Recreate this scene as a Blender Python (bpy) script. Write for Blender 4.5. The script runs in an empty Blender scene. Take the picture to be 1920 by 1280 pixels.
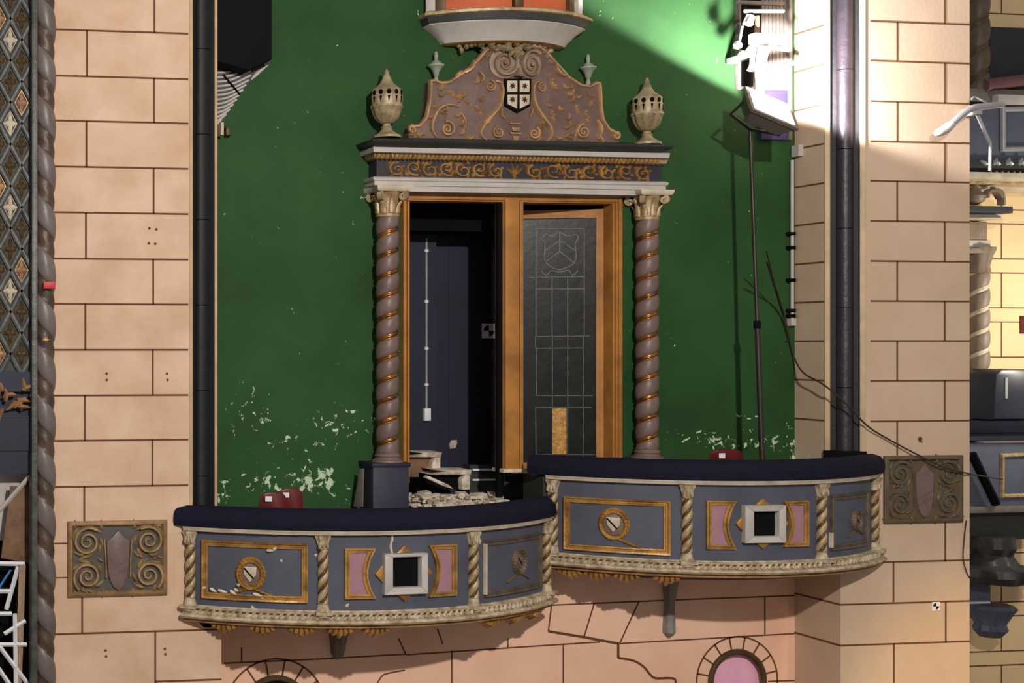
import bpy, math, random
from mathutils import Vector
random.seed(7)
PI = math.pi
sc = bpy.context.scene
# ------------------------------------------------------------------ camera
F, HY, Y0, TH = 2600.0, 650.0, 10.3, 0.14204
CT, ST = math.cos(TH), math.sin(TH)
cam = bpy.data.cameras.new('camera'); cam_o = bpy.data.objects.new('camera', cam); sc.collection.objects.link(cam_o)
cam.sensor_fit = 'HORIZONTAL'; cam.sensor_width = 36.0; cam.lens = F / 1920 * 36
cam.shift_x = 0.5; cam.shift_y = (HY - 640) / 1920
cam.clip_end = 200
cam_o.location = (-Y0 * ST, -Y0 * CT, 0); cam_o.rotation_euler = (PI / 2, 0, -TH)
sc.camera = cam_o
# ------------------------------------------------------------------ world, lights, exposure
w = bpy.data.worlds.new('world'); sc.world = w; w.use_nodes = True
w.node_tree.nodes['Background'].inputs[0].default_value = (1.0, 0.95, 0.91, 1)
w.node_tree.nodes['Background'].inputs[1].default_value = 0.31
vs = sc.view_settings
sc.display_settings.display_device = 'sRGB'
vs.view_transform = 'Standard'; vs.look = 'None'; vs.gamma = 1; vs.use_curve_mapping = False
vs.exposure = 0.0
def light(name, kind, loc, target, energy, color, size=.2, **kw):
    l = bpy.data.lights.new(name, kind); l.energy = energy; l.color = color
    if kind == 'AREA':
        l.size = size
    else:
        l.shadow_soft_size = size
    for k, v in kw.items(): setattr(l, k, v)
    o = bpy.data.objects.new(name, l); sc.collection.objects.link(o); o.location = loc
    d = Vector(target) - Vector(loc); o.rotation_euler = d.to_track_quat('-Z', 'Y').to_euler()
    return o
light('stage_spot_key', 'SPOT', (1.5, -10.0, 3.1), (4.6, 0, -1.1), 3150, (1, .945, .885), .10, spot_size=1.5, spot_blend=.6)
light('stage_spot_low_warm', 'SPOT', (7.4, -7.0, -3.4), (7.7, 0, -2.9), 950, (1, .70, .36), .25, spot_size=.42, spot_blend=.7)
light('far_bay_lamp', 'POINT', (12.6, 2.2, .3), (12, 4, 0), 190, (1, .93, .78), .2)
# ------------------------------------------------------------------ helpers
def U(px, d):
    a = px / F
    return (a * (Y0 - d * CT) - d * ST) / (CT - a * ST)
def ZC(u, d): return Y0 + u * ST - d * CT
def PX(u, d): return F * (u * CT + d * ST) / ZC(u, d)
def Z(px, py, d): return (HY - py) * ZC(U(px, d), d) / F
def PW(px, py, d): return U(px, d), Z(px, py, d)
class Surf:
    """a vertical sheet in the room: a curve in plan and what faces outwards from it"""
    def __init__(s, pt, nr, s0, s1): s.pt, s.nr, s.s0, s.s1 = pt, nr, s0, s1
    def map(s, a, o, z):
        u, d = s.pt(a); n = s.nr(a)
        return (u + n[0] * o, -(d + n[1] * o), z)
    def S(s, px):
        lo, hi = s.s0, s.s1
        for _ in range(40):
            m = (lo + hi) / 2
            if PX(*s.pt(m)) < px: lo = m
            else: hi = m
        return (lo + hi) / 2
    def at(s, px, py):
        a = s.S(px); u, d = s.pt(a)
        return a, (HY - py) * ZC(u, d) / F
def flat(d): return Surf(lambda a: (a, d), lambda a: (0, 1), -6, 30)
def line(u0, d0, u1, d1, ext=.6):
    L = math.hypot(u1 - u0, d1 - d0); t = ((u1 - u0) / L, (d1 - d0) / L); n = (-t[1], t[0])
    return Surf(lambda a: (u0 + t[0] * a, d0 + t[1] * a), lambda a: n, -ext, L + ext)
def arc(A, B, sag):
    W = math.hypot(B[0] - A[0], B[1] - A[1]); t = ((B[0] - A[0]) / W, (B[1] - A[1]) / W); n = (-t[1], t[0])
    R = ((W / 2) ** 2 + sag ** 2) / (2 * sag); ha = math.asin(W / 2 / R)
    mx, my = (A[0] + B[0]) / 2, (A[1] + B[1]) / 2
    def pt(a):
        f = a / R
        x, y = R * math.sin(f), sag - R + R * math.cos(f)
        return (mx + t[0] * x + n[0] * y, my + t[1] * x + n[1] * y)
    def nr(a):
        f = a / R; x, y = math.sin(f), math.cos(f)
        return (t[0] * x + n[0] * y, t[1] * x + n[1] * y)
    return Surf(pt, nr, -R * ha, R * ha)
WALL = flat(0)
class MB:
    def __init__(s): s.v, s.f, s.m = [], [], []
    def add(s, vs, fs, m=0):
        n = len(s.v); s.v += vs; s.f += [tuple(i + n for i in f) for f in fs]; s.m += [m] * len(fs)
    def box(s, a0, a1, o0, o1, z0, z1, S=WALL, n=1, m=0):
        vs = []
        for i in range(n + 1):
            a = a0 + (a1 - a0) * i / n
            vs += [S.map(a, o0, z0), S.map(a, o1, z0), S.map(a, o1, z1), S.map(a, o0, z1)]
        fs = [(0, 1, 2, 3), (4 * n + 3, 4 * n + 2, 4 * n + 1, 4 * n)]
        for i in range(n):
            b = 4 * i
            for k in range(4):
                k2 = (k + 1) % 4
                fs.append((b + k, b + 4 + k, b + 4 + k2, b + k2))
        s.add(vs, fs, m); return s
    def bevbox(s, a0, a1, o0, o1, z0, z1, b=.008, S=WALL, m=0):
        s.poly([(a0, z0), (a1, z0), (a1, z1), (a0, z1)], o0, o1, b, S, m); return s
    def pbox(s, px0, py0, px1, py1, d, o0, o1, m=0, b=0):
        """box whose front face at wall-distance d+o1 spans the given corner rays"""
        S = flat(d)
        a0, a1 = U(px0, d + o1), U(px1, d + o1)
        pm = (px0 + px1) / 2
        z1, z0 = Z(pm, py0, d + o1), Z(pm, py1, d + o1)
        if b: s.poly([(a0, z0), (a1, z0), (a1, z1), (a0, z1)], o0, o1, b, S, m)
        else: s.box(a0, a1, o0, o1, z0, z1, S, 1, m)
        return s
    def poly(s, pts, o0, o1, b=0, S=WALL, m=0, cx=None):
        """prism over an outline (counter-clockwise), front edge softened by b"""
        n = len(pts); vs = [S.map(p[0], o0, p[1]) for p in pts]
        fs = []
        rings = [(o1 - b, 0)] + ([(o1 - b * .3, b * .3), (o1, b)] if b else [])
        for o, ins in rings:
            q = inset(pts, ins) if ins else pts
            vs += [S.map(p[0], o, p[1]) for p in q]
        for r in range(len(rings)):
            for i in range(n):
                j = (i + 1) % n
                fs.append((r * n + i, r * n + j, (r + 1) * n + j, (r + 1) * n + i))
        fs.append(tuple(range(len(rings) * n, len(rings) * n + n)))
        fs.append(tuple(range(n - 1, -1, -1)))
        s.add(vs, fs, m); return s
    def sweep(s, pts, prof, S=WALL, closed=False, m=0, scale=None, o=0, caps=True):
        """profile (side, out) carried along a path (a, z) on a sheet"""
        n = len(pts); k = len(prof); vs = []
        for i, p in enumerate(pts):
            p0 = pts[i - 1] if (i > 0 or closed) else p
            p1 = pts[(i + 1) % n] if (i < n - 1 or closed) else p
            a = (p[0] - p0[0], p[1] - p0[1]); b = (p1[0] - p[0], p1[1] - p[1])
            la, lb = math.hypot(*a) or 1e-9, math.hypot(*b) or 1e-9
            if p0 is p: a, la = b, lb
            if p1 is p: b, lb = a, la
            t = (a[0] / la + b[0] / lb, a[1] / la + b[1] / lb); lt = math.hypot(*t) or 1e-9
            c = min(1.6, 1 / max(.3, lt / 2)); nx, nz = -t[1] / lt * c, t[0] / lt * c
            sc_ = scale[i] if scale else 1
            po = p[2] if len(p) > 2 else 0
            for q in prof: vs.append(S.map(p[0] + nx * q[0] * sc_, o + po + q[1] * sc_, p[1] + nz * q[0] * sc_))
        fs = []
        for i in range(n if closed else n - 1):
            j = (i + 1) % n
            for e in range(k):
                g = (e + 1) % k
                fs.append((i * k + e, i * k + g, j * k + g, j * k + e))
        if not closed and caps: fs += [tuple(range(k))[::-1], tuple(range((n - 1) * k, n * k))]
        s.add(vs, fs, m); return s
    def tube(s, pts, r, seg=8, m=0):
        pts = [Vector(p) for p in pts]; n = len(pts); vs = []
        up = Vector((0, 0, 1))
        for i, p in enumerate(pts):
            t = (pts[min(i + 1, n - 1)] - pts[max(i - 1, 0)]).normalized()
            x = t.cross(up if abs(t.z) < .95 else Vector((1, 0, 0))).normalized(); y = x.cross(t)
            rr = r[i] if isinstance(r, (list, tuple)) else r
            for k in range(seg):
                f = 2 * PI * k / seg; vs.append(tuple(p + x * rr * math.cos(f) + y * rr * math.sin(f)))
        fs = [tuple(range(seg)), tuple(range((n - 1) * seg, n * seg))[::-1]]
        for i in range(n - 1):
            for k in range(seg):
                g = (k + 1) % seg; fs.append((i * seg + k, (i + 1) * seg + k, (i + 1) * seg + g, i * seg + g))
        s.add(vs, fs, m); return s
    def lathe(s, c, prof, seg=24, m=0, rf=None, fm=None, sq=0):
        vs = []; x, y, z0 = c
        for j, (r, z) in enumerate(prof):
            for k in range(seg):
                f = 2 * PI * k / seg; q = r
                if rf: q = rf(r, z, f)
                cf, sf = math.cos(f), math.sin(f)
                if sq:
                    g = max(abs(cf), abs(sf)); q = q / (g ** sq)
                vs.append((x + q * cf, y + q * sf, z0 + z))
        fs = [tuple(range(seg))[::-1], tuple(range((len(prof) - 1) * seg, len(prof) * seg))]
        ms = [m, m]
        for j in range(len(prof) - 1):
            for k in range(seg):
                g = (k + 1) % seg
                fs.append((j * seg + k, j * seg + g, (j + 1) * seg + g, (j + 1) * seg + k))
                ms.append(fm((prof[j][0] + prof[j + 1][0]) / 2, (prof[j][1] + prof[j + 1][1]) / 2, k) if fm else m)
        n = len(s.v); s.v += vs; s.f += [tuple(i + n for i in f) for f in fs]; s.m += ms; return s
    def twist(s, c, R, z0, z1, pitch, hand=1, starts=1, seg=40, groove=.24, deep=.16, m0=0, m1=1, tilt=0):
        T = [0, .04, .12, .25, .5, .75, .88, .96, 1.0]
        ts = [t * (1 - groove) for t in T] + [1 - groove * .85, 1 - groove * .62, 1 - groove * .5, 1 - groove * .38, 1 - groove * .15]
        lobe = len(T)
        def rr(i):
            if i < lobe: return R * (1 - deep + deep * math.sin(PI * T[i]) ** .5)
            return R * (1 - deep + [-.02, .05, .075, .05, -.02][i - lobe])
        K = len(ts); turns = int((z1 - z0) / pitch * 1) + 2 + starts
        rows = []
        for k in range(-starts, turns * 1):
            for i in range(K): rows.append(((k + ts[i]), i))
        vs, fs, ms = [], [], []
        P = pitch
        for t, i in rows:
            for q in range(seg + 1):
                f = 2 * PI * q / seg
                z = z0 + P * t + hand * P * starts * q / seg - (P * starts if hand < 0 else 0) * 0
                z = max(z0, min(z1, z)); r = rr(i)
                xo = tilt * (z - z0)
                vs.append((c[0] + xo + r * math.cos(f), c[1] + r * math.sin(f), z))
        for j in range(len(rows) - 1):
            for q in range(seg):
                a, b = j * (seg + 1) + q, (j + 1) * (seg + 1) + q
                zs = [vs[i][2] for i in (a, a + 1, b + 1, b)]
                if max(zs) - min(zs) < 1e-6: continue
                fs.append((a, a + 1, b + 1, b)); ms.append(m1 if rows[j][1] >= lobe - 1 else m0)
        n = len(s.v); s.v += vs; s.f += [tuple(i + n for i in f) for f in fs]; s.m += ms; return s
    def blob(s, a, z, l, wd, h, ang=0, S=WALL, o=0, m=0, curl=0):
        """a carved leaf: a tapered, slightly curled drop lying on a sheet"""
        n = 6; pts = []; scl = []
        for i in range(n + 1):
            t = i / n; f = ang + curl * t
            if i == 0: p = (a, z)
            else: p = (pts[-1][0] + l / n * math.cos(f), pts[-1][1] + l / n * math.sin(f))
            pts.append(p); scl.append(max(.08, math.sin(PI * min(.97, .12 + t * .86)) ** .7 * (1.15 - .55 * t)))
        prof = [(-wd / 2, -.002), (-wd * .36, h * .6), (0, h), (wd * .36, h * .6), (wd / 2, -.002)]
        s.sweep(pts, prof, S, False, m, scl, o); return s
def inset(pts, d):
    n = len(pts); out = []
    A = sum(pts[i][0] * pts[(i + 1) % n][1] - pts[(i + 1) % n][0] * pts[i][1] for i in range(n))
    sg = 1 if A > 0 else -1
    for i in range(n):
        p0, p, p1 = pts[i - 1], pts[i], pts[(i + 1) % n]
        a = (p[0] - p0[0], p[1] - p0[1]); b = (p1[0] - p[0], p1[1] - p[1])
        la, lb = math.hypot(*a) or 1e-9, math.hypot(*b) or 1e-9
        t = (a[0] / la + b[0] / lb, a[1] / la + b[1] / lb); lt = math.hypot(*t) or 1e-9
        c = min(1.6, 2 / lt) if lt > .01 else 1
        out.append((p[0] - t[1] / lt * d * c * sg, p[1] + t[0] / lt * d * c * sg))
    return out
def half(wd, h): return [(-wd / 2, -.002), (-wd * .42, h * .55), (-wd * .2, h * .95), (wd * .2, h * .95), (wd * .42, h * .55), (wd / 2, -.002)]
def rect(wd, h, b=-.002): return [(-wd / 2, b), (-wd / 2, h), (wd / 2, h), (wd / 2, b)]
def spiral(cx, cz, r0, r1, turns, a0, cw=1, n=None, sx=1):
    n = n or int(14 * turns) + 6; out = []
    for i in range(n + 1):
        t = i / n; r = r0 + (r1 - r0) * t ** .85; f = a0 - cw * 2 * PI * turns * t
        out.append((cx + sx * r * math.cos(f), cz + r * math.sin(f)))
    return out
def smooth(pts, k=6):
    out = []; n = len(pts)
    for i in range(n - 1):
        p0, p1, p2, p3 = pts[max(0, i - 1)], pts[i], pts[i + 1], pts[min(n - 1, i + 2)]
        for j in range(k):
            t = j / k; q = []
            for c in range(len(p1)):
                q.append(.5 * (2 * p1[c] + (p2[c] - p0[c]) * t + (2 * p0[c] - 5 * p1[c] + 4 * p2[c] - p3[c]) * t * t + (-p0[c] + 3 * p1[c] - 3 * p2[c] + p3[c]) * t ** 3))
            out.append(tuple(q))
    return out + [tuple(pts[-1])]
def subdiv(pts, step=.06, closed=False):
    out = []; n = len(pts)
    for i in range(n if closed else n - 1):
        p, q = pts[i], pts[(i + 1) % n]; L = math.hypot(q[0] - p[0], q[1] - p[1]); k = max(1, int(L / step))
        for j in range(k): out.append((p[0] + (q[0] - p[0]) * j / k, p[1] + (q[1] - p[1]) * j / k))
    if not closed: out.append(tuple(pts[-1][:2]))
    return out
# objects
WL = {}
def obj(name, mb, mats, parent=None, sharp=38):
    off = WL.get(parent.name, (0, 0, 0)) if parent else (0, 0, 0)
    me = bpy.data.meshes.new(name)
    me.from_pydata([(v[0] - off[0], v[1] - off[1], v[2] - off[2]) for v in mb.v], [], mb.f)
    if not isinstance(mats, (list, tuple)): mats = [mats]
    for m in mats: me.materials.append(m)
    me.polygons.foreach_set('material_index', [min(i, len(mats) - 1) for i in mb.m])
    me.validate(); me.update()
    import bmesh
    bm = bmesh.new(); bm.from_mesh(me); bmesh.ops.recalc_face_normals(bm, faces=bm.faces); bm.to_mesh(me); bm.free()
    me.shade_smooth(); me.set_sharp_from_angle(angle=math.radians(sharp))
    o = bpy.data.objects.new(name, me); sc.collection.objects.link(o)
    if parent: o.parent = parent
    WL[o.name] = off
    return o
def tag(o, label, cat, group=None, kind=None):
    o['label'] = label; o['category'] = cat
    if group: o['group'] = group
    if kind: o['kind'] = kind
    return o
def thing(name, loc, label, cat, group=None, kind=None):
    o = bpy.data.objects.new(name, None); o.empty_display_size = .1; o.location = loc; sc.collection.objects.link(o)
    WL[o.name] = tuple(loc)
    return tag(o, label, cat, group, kind)
def struct(name, mb, mats, label=None, parent=None, sharp=38):
    o = obj(name, mb, mats, parent, sharp)
    if not parent: o['kind'] = 'structure'
    if label: o['label'] = label
    return o
def dup(root, loc, label):
    r = root.copy(); sc.collection.objects.link(r); r.location = loc; r['label'] = label; WL[r.name] = tuple(loc)
    for ch in list(root.children):
        c = ch.copy(); sc.collection.objects.link(c); c.parent = r
        for g in list(ch.children):
            e = g.copy(); sc.collection.objects.link(e); e.parent = c
    return r
# ------------------------------------------------------------------ materials
def lin(c):
    return tuple(((x / 255) / 12.92 if x / 255 <= .04045 else ((x / 255 + .055) / 1.055) ** 2.4) for x in c) + (1,)
def mat(name, rgb, rough=.6, metal=0, var=.12, vs_=3.0, bump=0, bs=40, rgb2=None, spot=None, spot_s=12, spot_t=.62, emit=0, spec=.4, coat=0):
    m = bpy.data.materials.new(name); m.use_nodes = True; nt = m.node_tree; N, L = nt.nodes, nt.links
    b = N['Principled BSDF']; b.inputs['Roughness'].default_value = rough; b.inputs['Metallic'].default_value = metal
    b.inputs['Specular IOR Level'].default_value = spec
    if coat: b.inputs['Coat Weight'].default_value = coat
    geo = N.new('ShaderNodeNewGeometry')
    def noise(s, det=5, rf=.6):
        n = N.new('ShaderNodeTexNoise'); n.inputs['Scale'].default_value = s; n.inputs['Detail'].default_value = det; n.inputs['Roughness'].default_value = rf
        L.new(geo.outputs['Position'], n.inputs['Vector']); return n
    def mix(fac, a, c):
        x = N.new('ShaderNodeMix'); x.data_type = 'RGBA'
        if hasattr(fac, 'is_linked'): L.new(fac, x.inputs[0])
        else: x.inputs[0].default_value = fac
        for s_, k in ((a, 6), (c, 7)):
            if isinstance(s_, tuple): x.inputs[k].default_value = s_
            else: L.new(s_, x.inputs[k])
        return x.outputs[2]
    def ramp(s, lo, hi):
        r = N.new('ShaderNodeMapRange'); L.new(s, r.inputs[0]); r.inputs[1].default_value = lo; r.inputs[2].default_value = hi; return r.outputs[0]
    base = lin(rgb); c2 = lin(rgb2) if rgb2 else tuple(x * (1 - var * 2.2) for x in base[:3]) + (1,)
    col = mix(ramp(noise(vs_).outputs[0], .35, .68), base, c2)
    if spot: col = mix(ramp(noise(spot_s, 8, .7).outputs[0], spot_t, spot_t + .03), col, lin(spot))
    L.new(col, b.inputs['Base Color'])
    if bump:
        bp = N.new('ShaderNodeBump'); bp.inputs['Strength'].default_value = bump; bp.inputs['Distance'].default_value = .02
        L.new(noise(bs, 6).outputs[0], bp.inputs['Height']); L.new(bp.outputs[0], b.inputs['Normal'])
    if emit:
        b.inputs['Emission Color'].default_value = base; b.inputs['Emission Strength'].default_value = emit
    m['h'] = 0
    return m
STONE_L = mat('stone_pier_left', (212, 180, 154), .75, 0, .05, 2.4, .10, 30, (194, 158, 128))
STONE_R = mat('stone_pier_right', (202, 176, 150), .75, 0, .05, 1.6, .06, 30, (192, 164, 136))
STONE_P = mat('stone_pink', (238, 194, 166), .75, 0, .05, 1.6, .08, 30, (224, 176, 146))
STONE_F = mat('stone_far', (226, 196, 150), .75, 0, .05, 1.6, 0)
JOINT = mat('joint_brown', (104, 66, 40), .9, 0, .1, 6)
TRIM = mat('trim_cream', (206, 178, 140), .6, 0, .12, 5, .05, 60)
BLACK = mat('black_moulding', (18, 17, 18), .6, 0, .2, 4, .25, 9, (13, 12, 13), (60, 57, 57), 9, .72)
BLACKP = mat('black_roll', (50, 42, 48), .40, 0, .2, 3, .35, 12, (38, 34, 38), (120, 112, 112), 14, .71)
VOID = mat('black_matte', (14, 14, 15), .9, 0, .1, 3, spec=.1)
NAVY = mat('navy_velvet', (20, 19, 40), .85, 0, .1, 5, .1, 120, (15, 14, 28), spec=.2)
NAVYW = mat('navy_paint', (29, 33, 54), .6, 0, .12, 2, .06, 10, (23, 25, 40))
BLUE = mat('blue_grey_paint', (80, 82, 95), .5, 0, .08, 3, .04, 20, (68, 71, 82))
PINK = mat('pink_paint', (158, 116, 126), .6, 0, .08, 6)
TAUPE = mat('taupe_paint', (118, 96, 90), .42, 0, .1, 6, .12, 25, (98, 80, 74), (168, 150, 136), 16, .71)
TAUPE2 = mat('pediment_plaster', (116, 92, 84), .6, 0, .12, 5, .3, 22, (94, 74, 66))
GOLD = mat('old_gold', (190, 142, 72), .36, .3, .15, 9, .15, 60, (122, 86, 44))
GOLDT = mat('gold_on_taupe', (196, 154, 104), .38, .25, .15, 12, .1, 60, (140, 108, 84))
OCHRE = mat('ochre_woodgrain', (178, 120, 52), .6, 0, .15, 4, .05, 30, (140, 90, 40))
CREAM = mat('cream_paint', (206, 194, 172), .5, 0, .12, 7, .1, 50, (176, 160, 134))
CREAMG = mat('cream_gilt', (190, 168, 130), .42, .2, .2, 14, .2, 60, (138, 108, 66))
OLIVE = mat('olive_gold', (92, 72, 42), .5, .3, .2, 14, .1, 60)
GREYW = mat('grey_white_paint', (186, 178, 170), .55, 0, .08, 4, .05, 30)
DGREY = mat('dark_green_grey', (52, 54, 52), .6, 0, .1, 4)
URNM = mat('urn_stone', (178, 160, 126), .40, .1, .2, 10, .25, 40, (120, 102, 72))
CREAMD = mat('cream_worn', (196, 180, 152), .5, 0, .2, 16, .2, 50, (132, 110, 78))
FINM = mat('finial_stone', (150, 158, 138), .6, 0, .15, 10)
RED = mat('red_plastic', (96, 22, 24), .4, 0, .1, 5)
WHITE = mat('white_plastic', (226, 226, 226), .45, 0, .03, 5)
DUST = mat('plaster_rubble', (222, 210, 192), .85, 0, .2, 14, .5, 30, (160, 142, 120))
PIPE = mat('dark_pole', (50, 44, 38), .4, .3, .1, 5)
CABLE = mat('dark_cable', (52, 40, 32), .7)
GLASSD = mat('dark_glass', (34, 36, 36), .3, 0, .25, 5, .05, 20, (22, 23, 22), spec=.15)
AMBER = mat('amber_glass', (196, 148, 60), .25, 0, .2, 30, .5, 30, (150, 98, 28))
LEAD = mat('lead_came', (88, 88, 86), .5, .3, .25, 20)
ROSE = mat('rose_glass', (240, 182, 204), .25, 0, .1, 4, .1, 12, (228, 164, 190))
ORANGE = mat('orange_board', (196, 96, 54), .7, 0, .1, 5)
WOOD = mat('old_wood', (132, 98, 72), .7, 0, .2, 8, .2, 30, (92, 66, 48))
LATT = mat('lattice_grey', (84, 84, 79), .42, .1, .15, 10, .15, 40, (50, 50, 47))
ROPEM = mat('rope_taupe', (110, 101, 98), .4, 0, .1, 5, .12, 22, (92, 82, 76), (168, 156, 146), 14, .72)
ROPEG = mat('rope_groove', (88, 72, 56), .42, .2, .2, 9, .2, 40, (64, 52, 44), (190, 130, 60), 9, .66)
STEEL = mat('worn_steel', (168, 168, 168), .4, .4, .1, 6)
LAMPH = mat('lamp_housing', (120, 112, 104), .45, .4, .1, 5)
SIDE = mat('panel_greige', (112, 104, 96), .6, 0, .12, 8)
PURPLE = mat('purple_panel', (66, 58, 104), .6)
FARG = mat('far_grey_blue', (84, 88, 104), .55, 0, .1, 4)
FART = mat('far_taupe', (134, 116, 98), .5, 0, .15, 5, .2, 20)
PLAQ = mat('plaque_ground', (84, 78, 74), .6, 0, .15, 8)
PLAQ2 = mat('plaque_bronze', (104, 88, 66), .55, .15, .15, 8, .2, 30)
PLAQG = mat('plaque_scroll', (172, 146, 102), .42, .2, .2, 14, .1, 50, (128, 102, 66))
def green_mat():
    m = mat('green_plaster', (46, 80, 43), .62, 0, .1, 1.1, .12, 7, (36, 66, 35), spec=.12); nt = m.node_tree; N, L = nt.nodes, nt.links
    b = N['Principled BSDF']; old = b.inputs['Base Color'].links[0].from_socket
    geo = [n for n in N if n.type == 'NEW_GEOMETRY'][0]
    n1 = N.new('ShaderNodeTexNoise'); n1.inputs['Scale'].default_value = 17; n1.inputs['Detail'].default_value = 6; n1.inputs['Roughness'].default_value = .62; n1.inputs['Distortion'].default_value = .6
    L.new(geo.outputs['Position'], n1.inputs['Vector'])
    tot = None
    def math_(op, a, b_=None):
        x = N.new('ShaderNodeMath'); x.operation = op
        for i, q in enumerate((a, b_)):
            if q is None: continue
            if isinstance(q, (int, float)): x.inputs[i].default_value = q
            else: L.new(q, x.inputs[i])
        return x.outputs[0]
    # places where the paint has come away, with how widely each spreads
    for px, py, rx, rz, k in ((592, 897, .22, .13, .20), (500, 905, .30, .14, .125), (420, 915, .10, .12, .15), (640, 790, .34, .16, .115), (470, 770, .20, .26, .11), (575, 825, .5, .10, .095),
                              (1330, 828, .26, .09, .17), (1290, 820, .20, .10, .12), (1400, 800, .25, .12, .10), (1430, 828, .35, .10, .135), (1488, 840, .05, .20, .2), (1470, 800, .2, .2, .06), (450, 150, .25, .1, .07), (640, 925, .2, .12, .1)):
        u, z = PW(px, py, 0)
        su = N.new('ShaderNodeVectorMath'); su.operation = 'SUBTRACT'; L.new(geo.outputs['Position'], su.inputs[0]); su.inputs[1].default_value = (u, 0, z)
        mu = N.new('ShaderNodeVectorMath'); mu.operation = 'MULTIPLY'; L.new(su.outputs[0], mu.inputs[0]); mu.inputs[1].default_value = (1 / rx, 0, 1 / rz)
        le = N.new('ShaderNodeVectorMath'); le.operation = 'LENGTH'; L.new(mu.outputs[0], le.inputs[0])
        r = N.new('ShaderNodeMapRange'); r.interpolation_type = 'SMOOTHSTEP'; L.new(le.outputs['Value'], r.inputs[0]); r.inputs[1].default_value = .2; r.inputs[2].default_value = 1.5; r.inputs[3].default_value = k; r.inputs[4].default_value = 0
        tot = r.outputs[0] if tot is None else math_('MAXIMUM', tot, r.outputs[0])
    v = math_('ADD', n1.outputs[0], tot)
    rr = N.new('ShaderNodeMapRange'); L.new(v, rr.inputs[0]); rr.inputs[1].default_value = .695; rr.inputs[2].default_value = .715
    x = N.new('ShaderNodeMix'); x.data_type = 'RGBA'; L.new(rr.outputs[0], x.inputs[0]); L.new(old, x.inputs[6]); x.inputs[7].default_value = lin((186, 204, 170))
    L.new(x.outputs[2], b.inputs['Base Color'])
    return m
GREEN = green_mat()
# ================================================================== SETTING
ZT, ZB = 3.4, -6.3
UL = U(415, .5); ULM = U(411, .335) + .004; UR = U(1490, 0)                       # the bay between the two piers
DF, DM = .5, .335
def jl(mb, S, pts, wd=.011, m=1, px=True):
    q = [S.at(*p) for p in pts] if px else pts
    mb.sweep(q, rect(wd, .0025), S, False, m)
# green wall with the doorway and the lower pink wall
du0, du1 = U(762, 0), U(1163, 0); dzt = Z(960, 370, 0); dzb = -1.25; zg = -1.55
mb = MB(); T = -.12
mb.box(UL, du0, T, 0, zg, ZT); mb.box(du1, UR + .02, T, 0, zg, ZT); mb.box(du0, du1, T, 0, dzt, ZT); mb.box(du0, du1, T, 0, zg, dzb)
struct('wall_back', mb, GREEN, 'green painted plaster wall of the bay, flaking near the floor')
mb = MB(); S = WALL
zp = zg
# lower wall is built round its two round windows
wc = [(516, 1334, .27, .405), (1382, 1276, .245, .355)]
wins = []
for px, py, r, ro in wc:
    u, z = PW(px, py, 0); wins.append((u, z, r, ro))
def holed(mb, u0, u1, z0, z1, u, z, r, n=40):
    vs, fs = [], []
    ang = [2 * PI * k / n for k in range(n)]
    cs = [math.atan2(b - z, a - u) % (2 * PI) for a, b in ((u0, z0), (u1, z0), (u1, z1), (u0, z1))]
    ang = sorted(set(ang + cs)); n = len(ang)
    for f in ang:
        c, s_ = math.cos(f), math.sin(f)
        t = min([((u1 if c > 0 else u0) - u) / c if abs(c) > 1e-6 else 1e9, ((z1 if s_ > 0 else z0) - z) / s_ if abs(s_) > 1e-6 else 1e9])
        vs += [(u + r * c, 0, z + r * s_), (u + t * c, 0, z + t * s_), (u + r * c, .14, z + r * s_)]
    for k in range(n):
        j = (k + 1) % n
        fs += [(3 * k, 3 * j, 3 * j + 1, 3 * k + 1), (3 * k, 3 * k + 2, 3 * j + 2, 3 * j)]
    mb.add(vs, fs, 0)
um = 3.9
holed(mb, UL, um, ZB, zp, *wins[0][:3]); holed(mb, um, UR, ZB, zp, *wins[1][:3])
for l in ([(419, 1243), (600, 1235), (759, 1226)], [(762, 1227), (1000, 1211), (1125, 1203)], [(453, 1213), (453, 1241)], [(847, 1219), (847, 1300)], [(952, 1196), (952, 1213)],
          [(1056, 1208), (1056, 1300)], [(747, 1196), (761, 1227)], [(820, 1178), (830, 1207)], [(1034, 1134), (1300, 1123), (1493, 1116)], [(1034, 1134), (1028, 1183)],
          [(1114, 1131), (1095, 1193)], [(1198, 1127), (1162, 1205)], [(1162, 1206), (1494, 1187)], [(1434, 1118), (1434, 1189)], [(1440, 1277), (1497, 1275)], [(430, 1160), (1000, 1140)]):
    jl(mb, S, l)
for l in ([(1028, 1183), (1095, 1194), (1159, 1206), (1159, 1233)],): jl(mb, S, l, .02)
jl(mb, S, smooth([(1159, 1233), (1187, 1238), (1206, 1249), (1219, 1264), (1230, 1271), (1264, 1272), (1265, 1290)]), .018)
jl(mb, S, smooth([(702, 1290), (716, 1267), (731, 1261), (759, 1256)]))
for u, z, r, ro in wins:
    mb.sweep([(u + ro * math.cos(f), z + ro * math.sin(f)) for f in [2 * PI * k / 64 for k in range(64)]], rect(.013, .0025), S, True, 1)
    for k in range(16):
        f = PI / 2 + (k + .5) * 2 * PI / 16
        mb.sweep([(u + q * math.cos(f), z + q * math.sin(f)) for q in (r + .01, ro)], rect(.013, .0025), S, False, 1)
struct('wall_lower', mb, [STONE_P, JOINT], 'pink stone wall with brown joints below the balconies')
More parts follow.
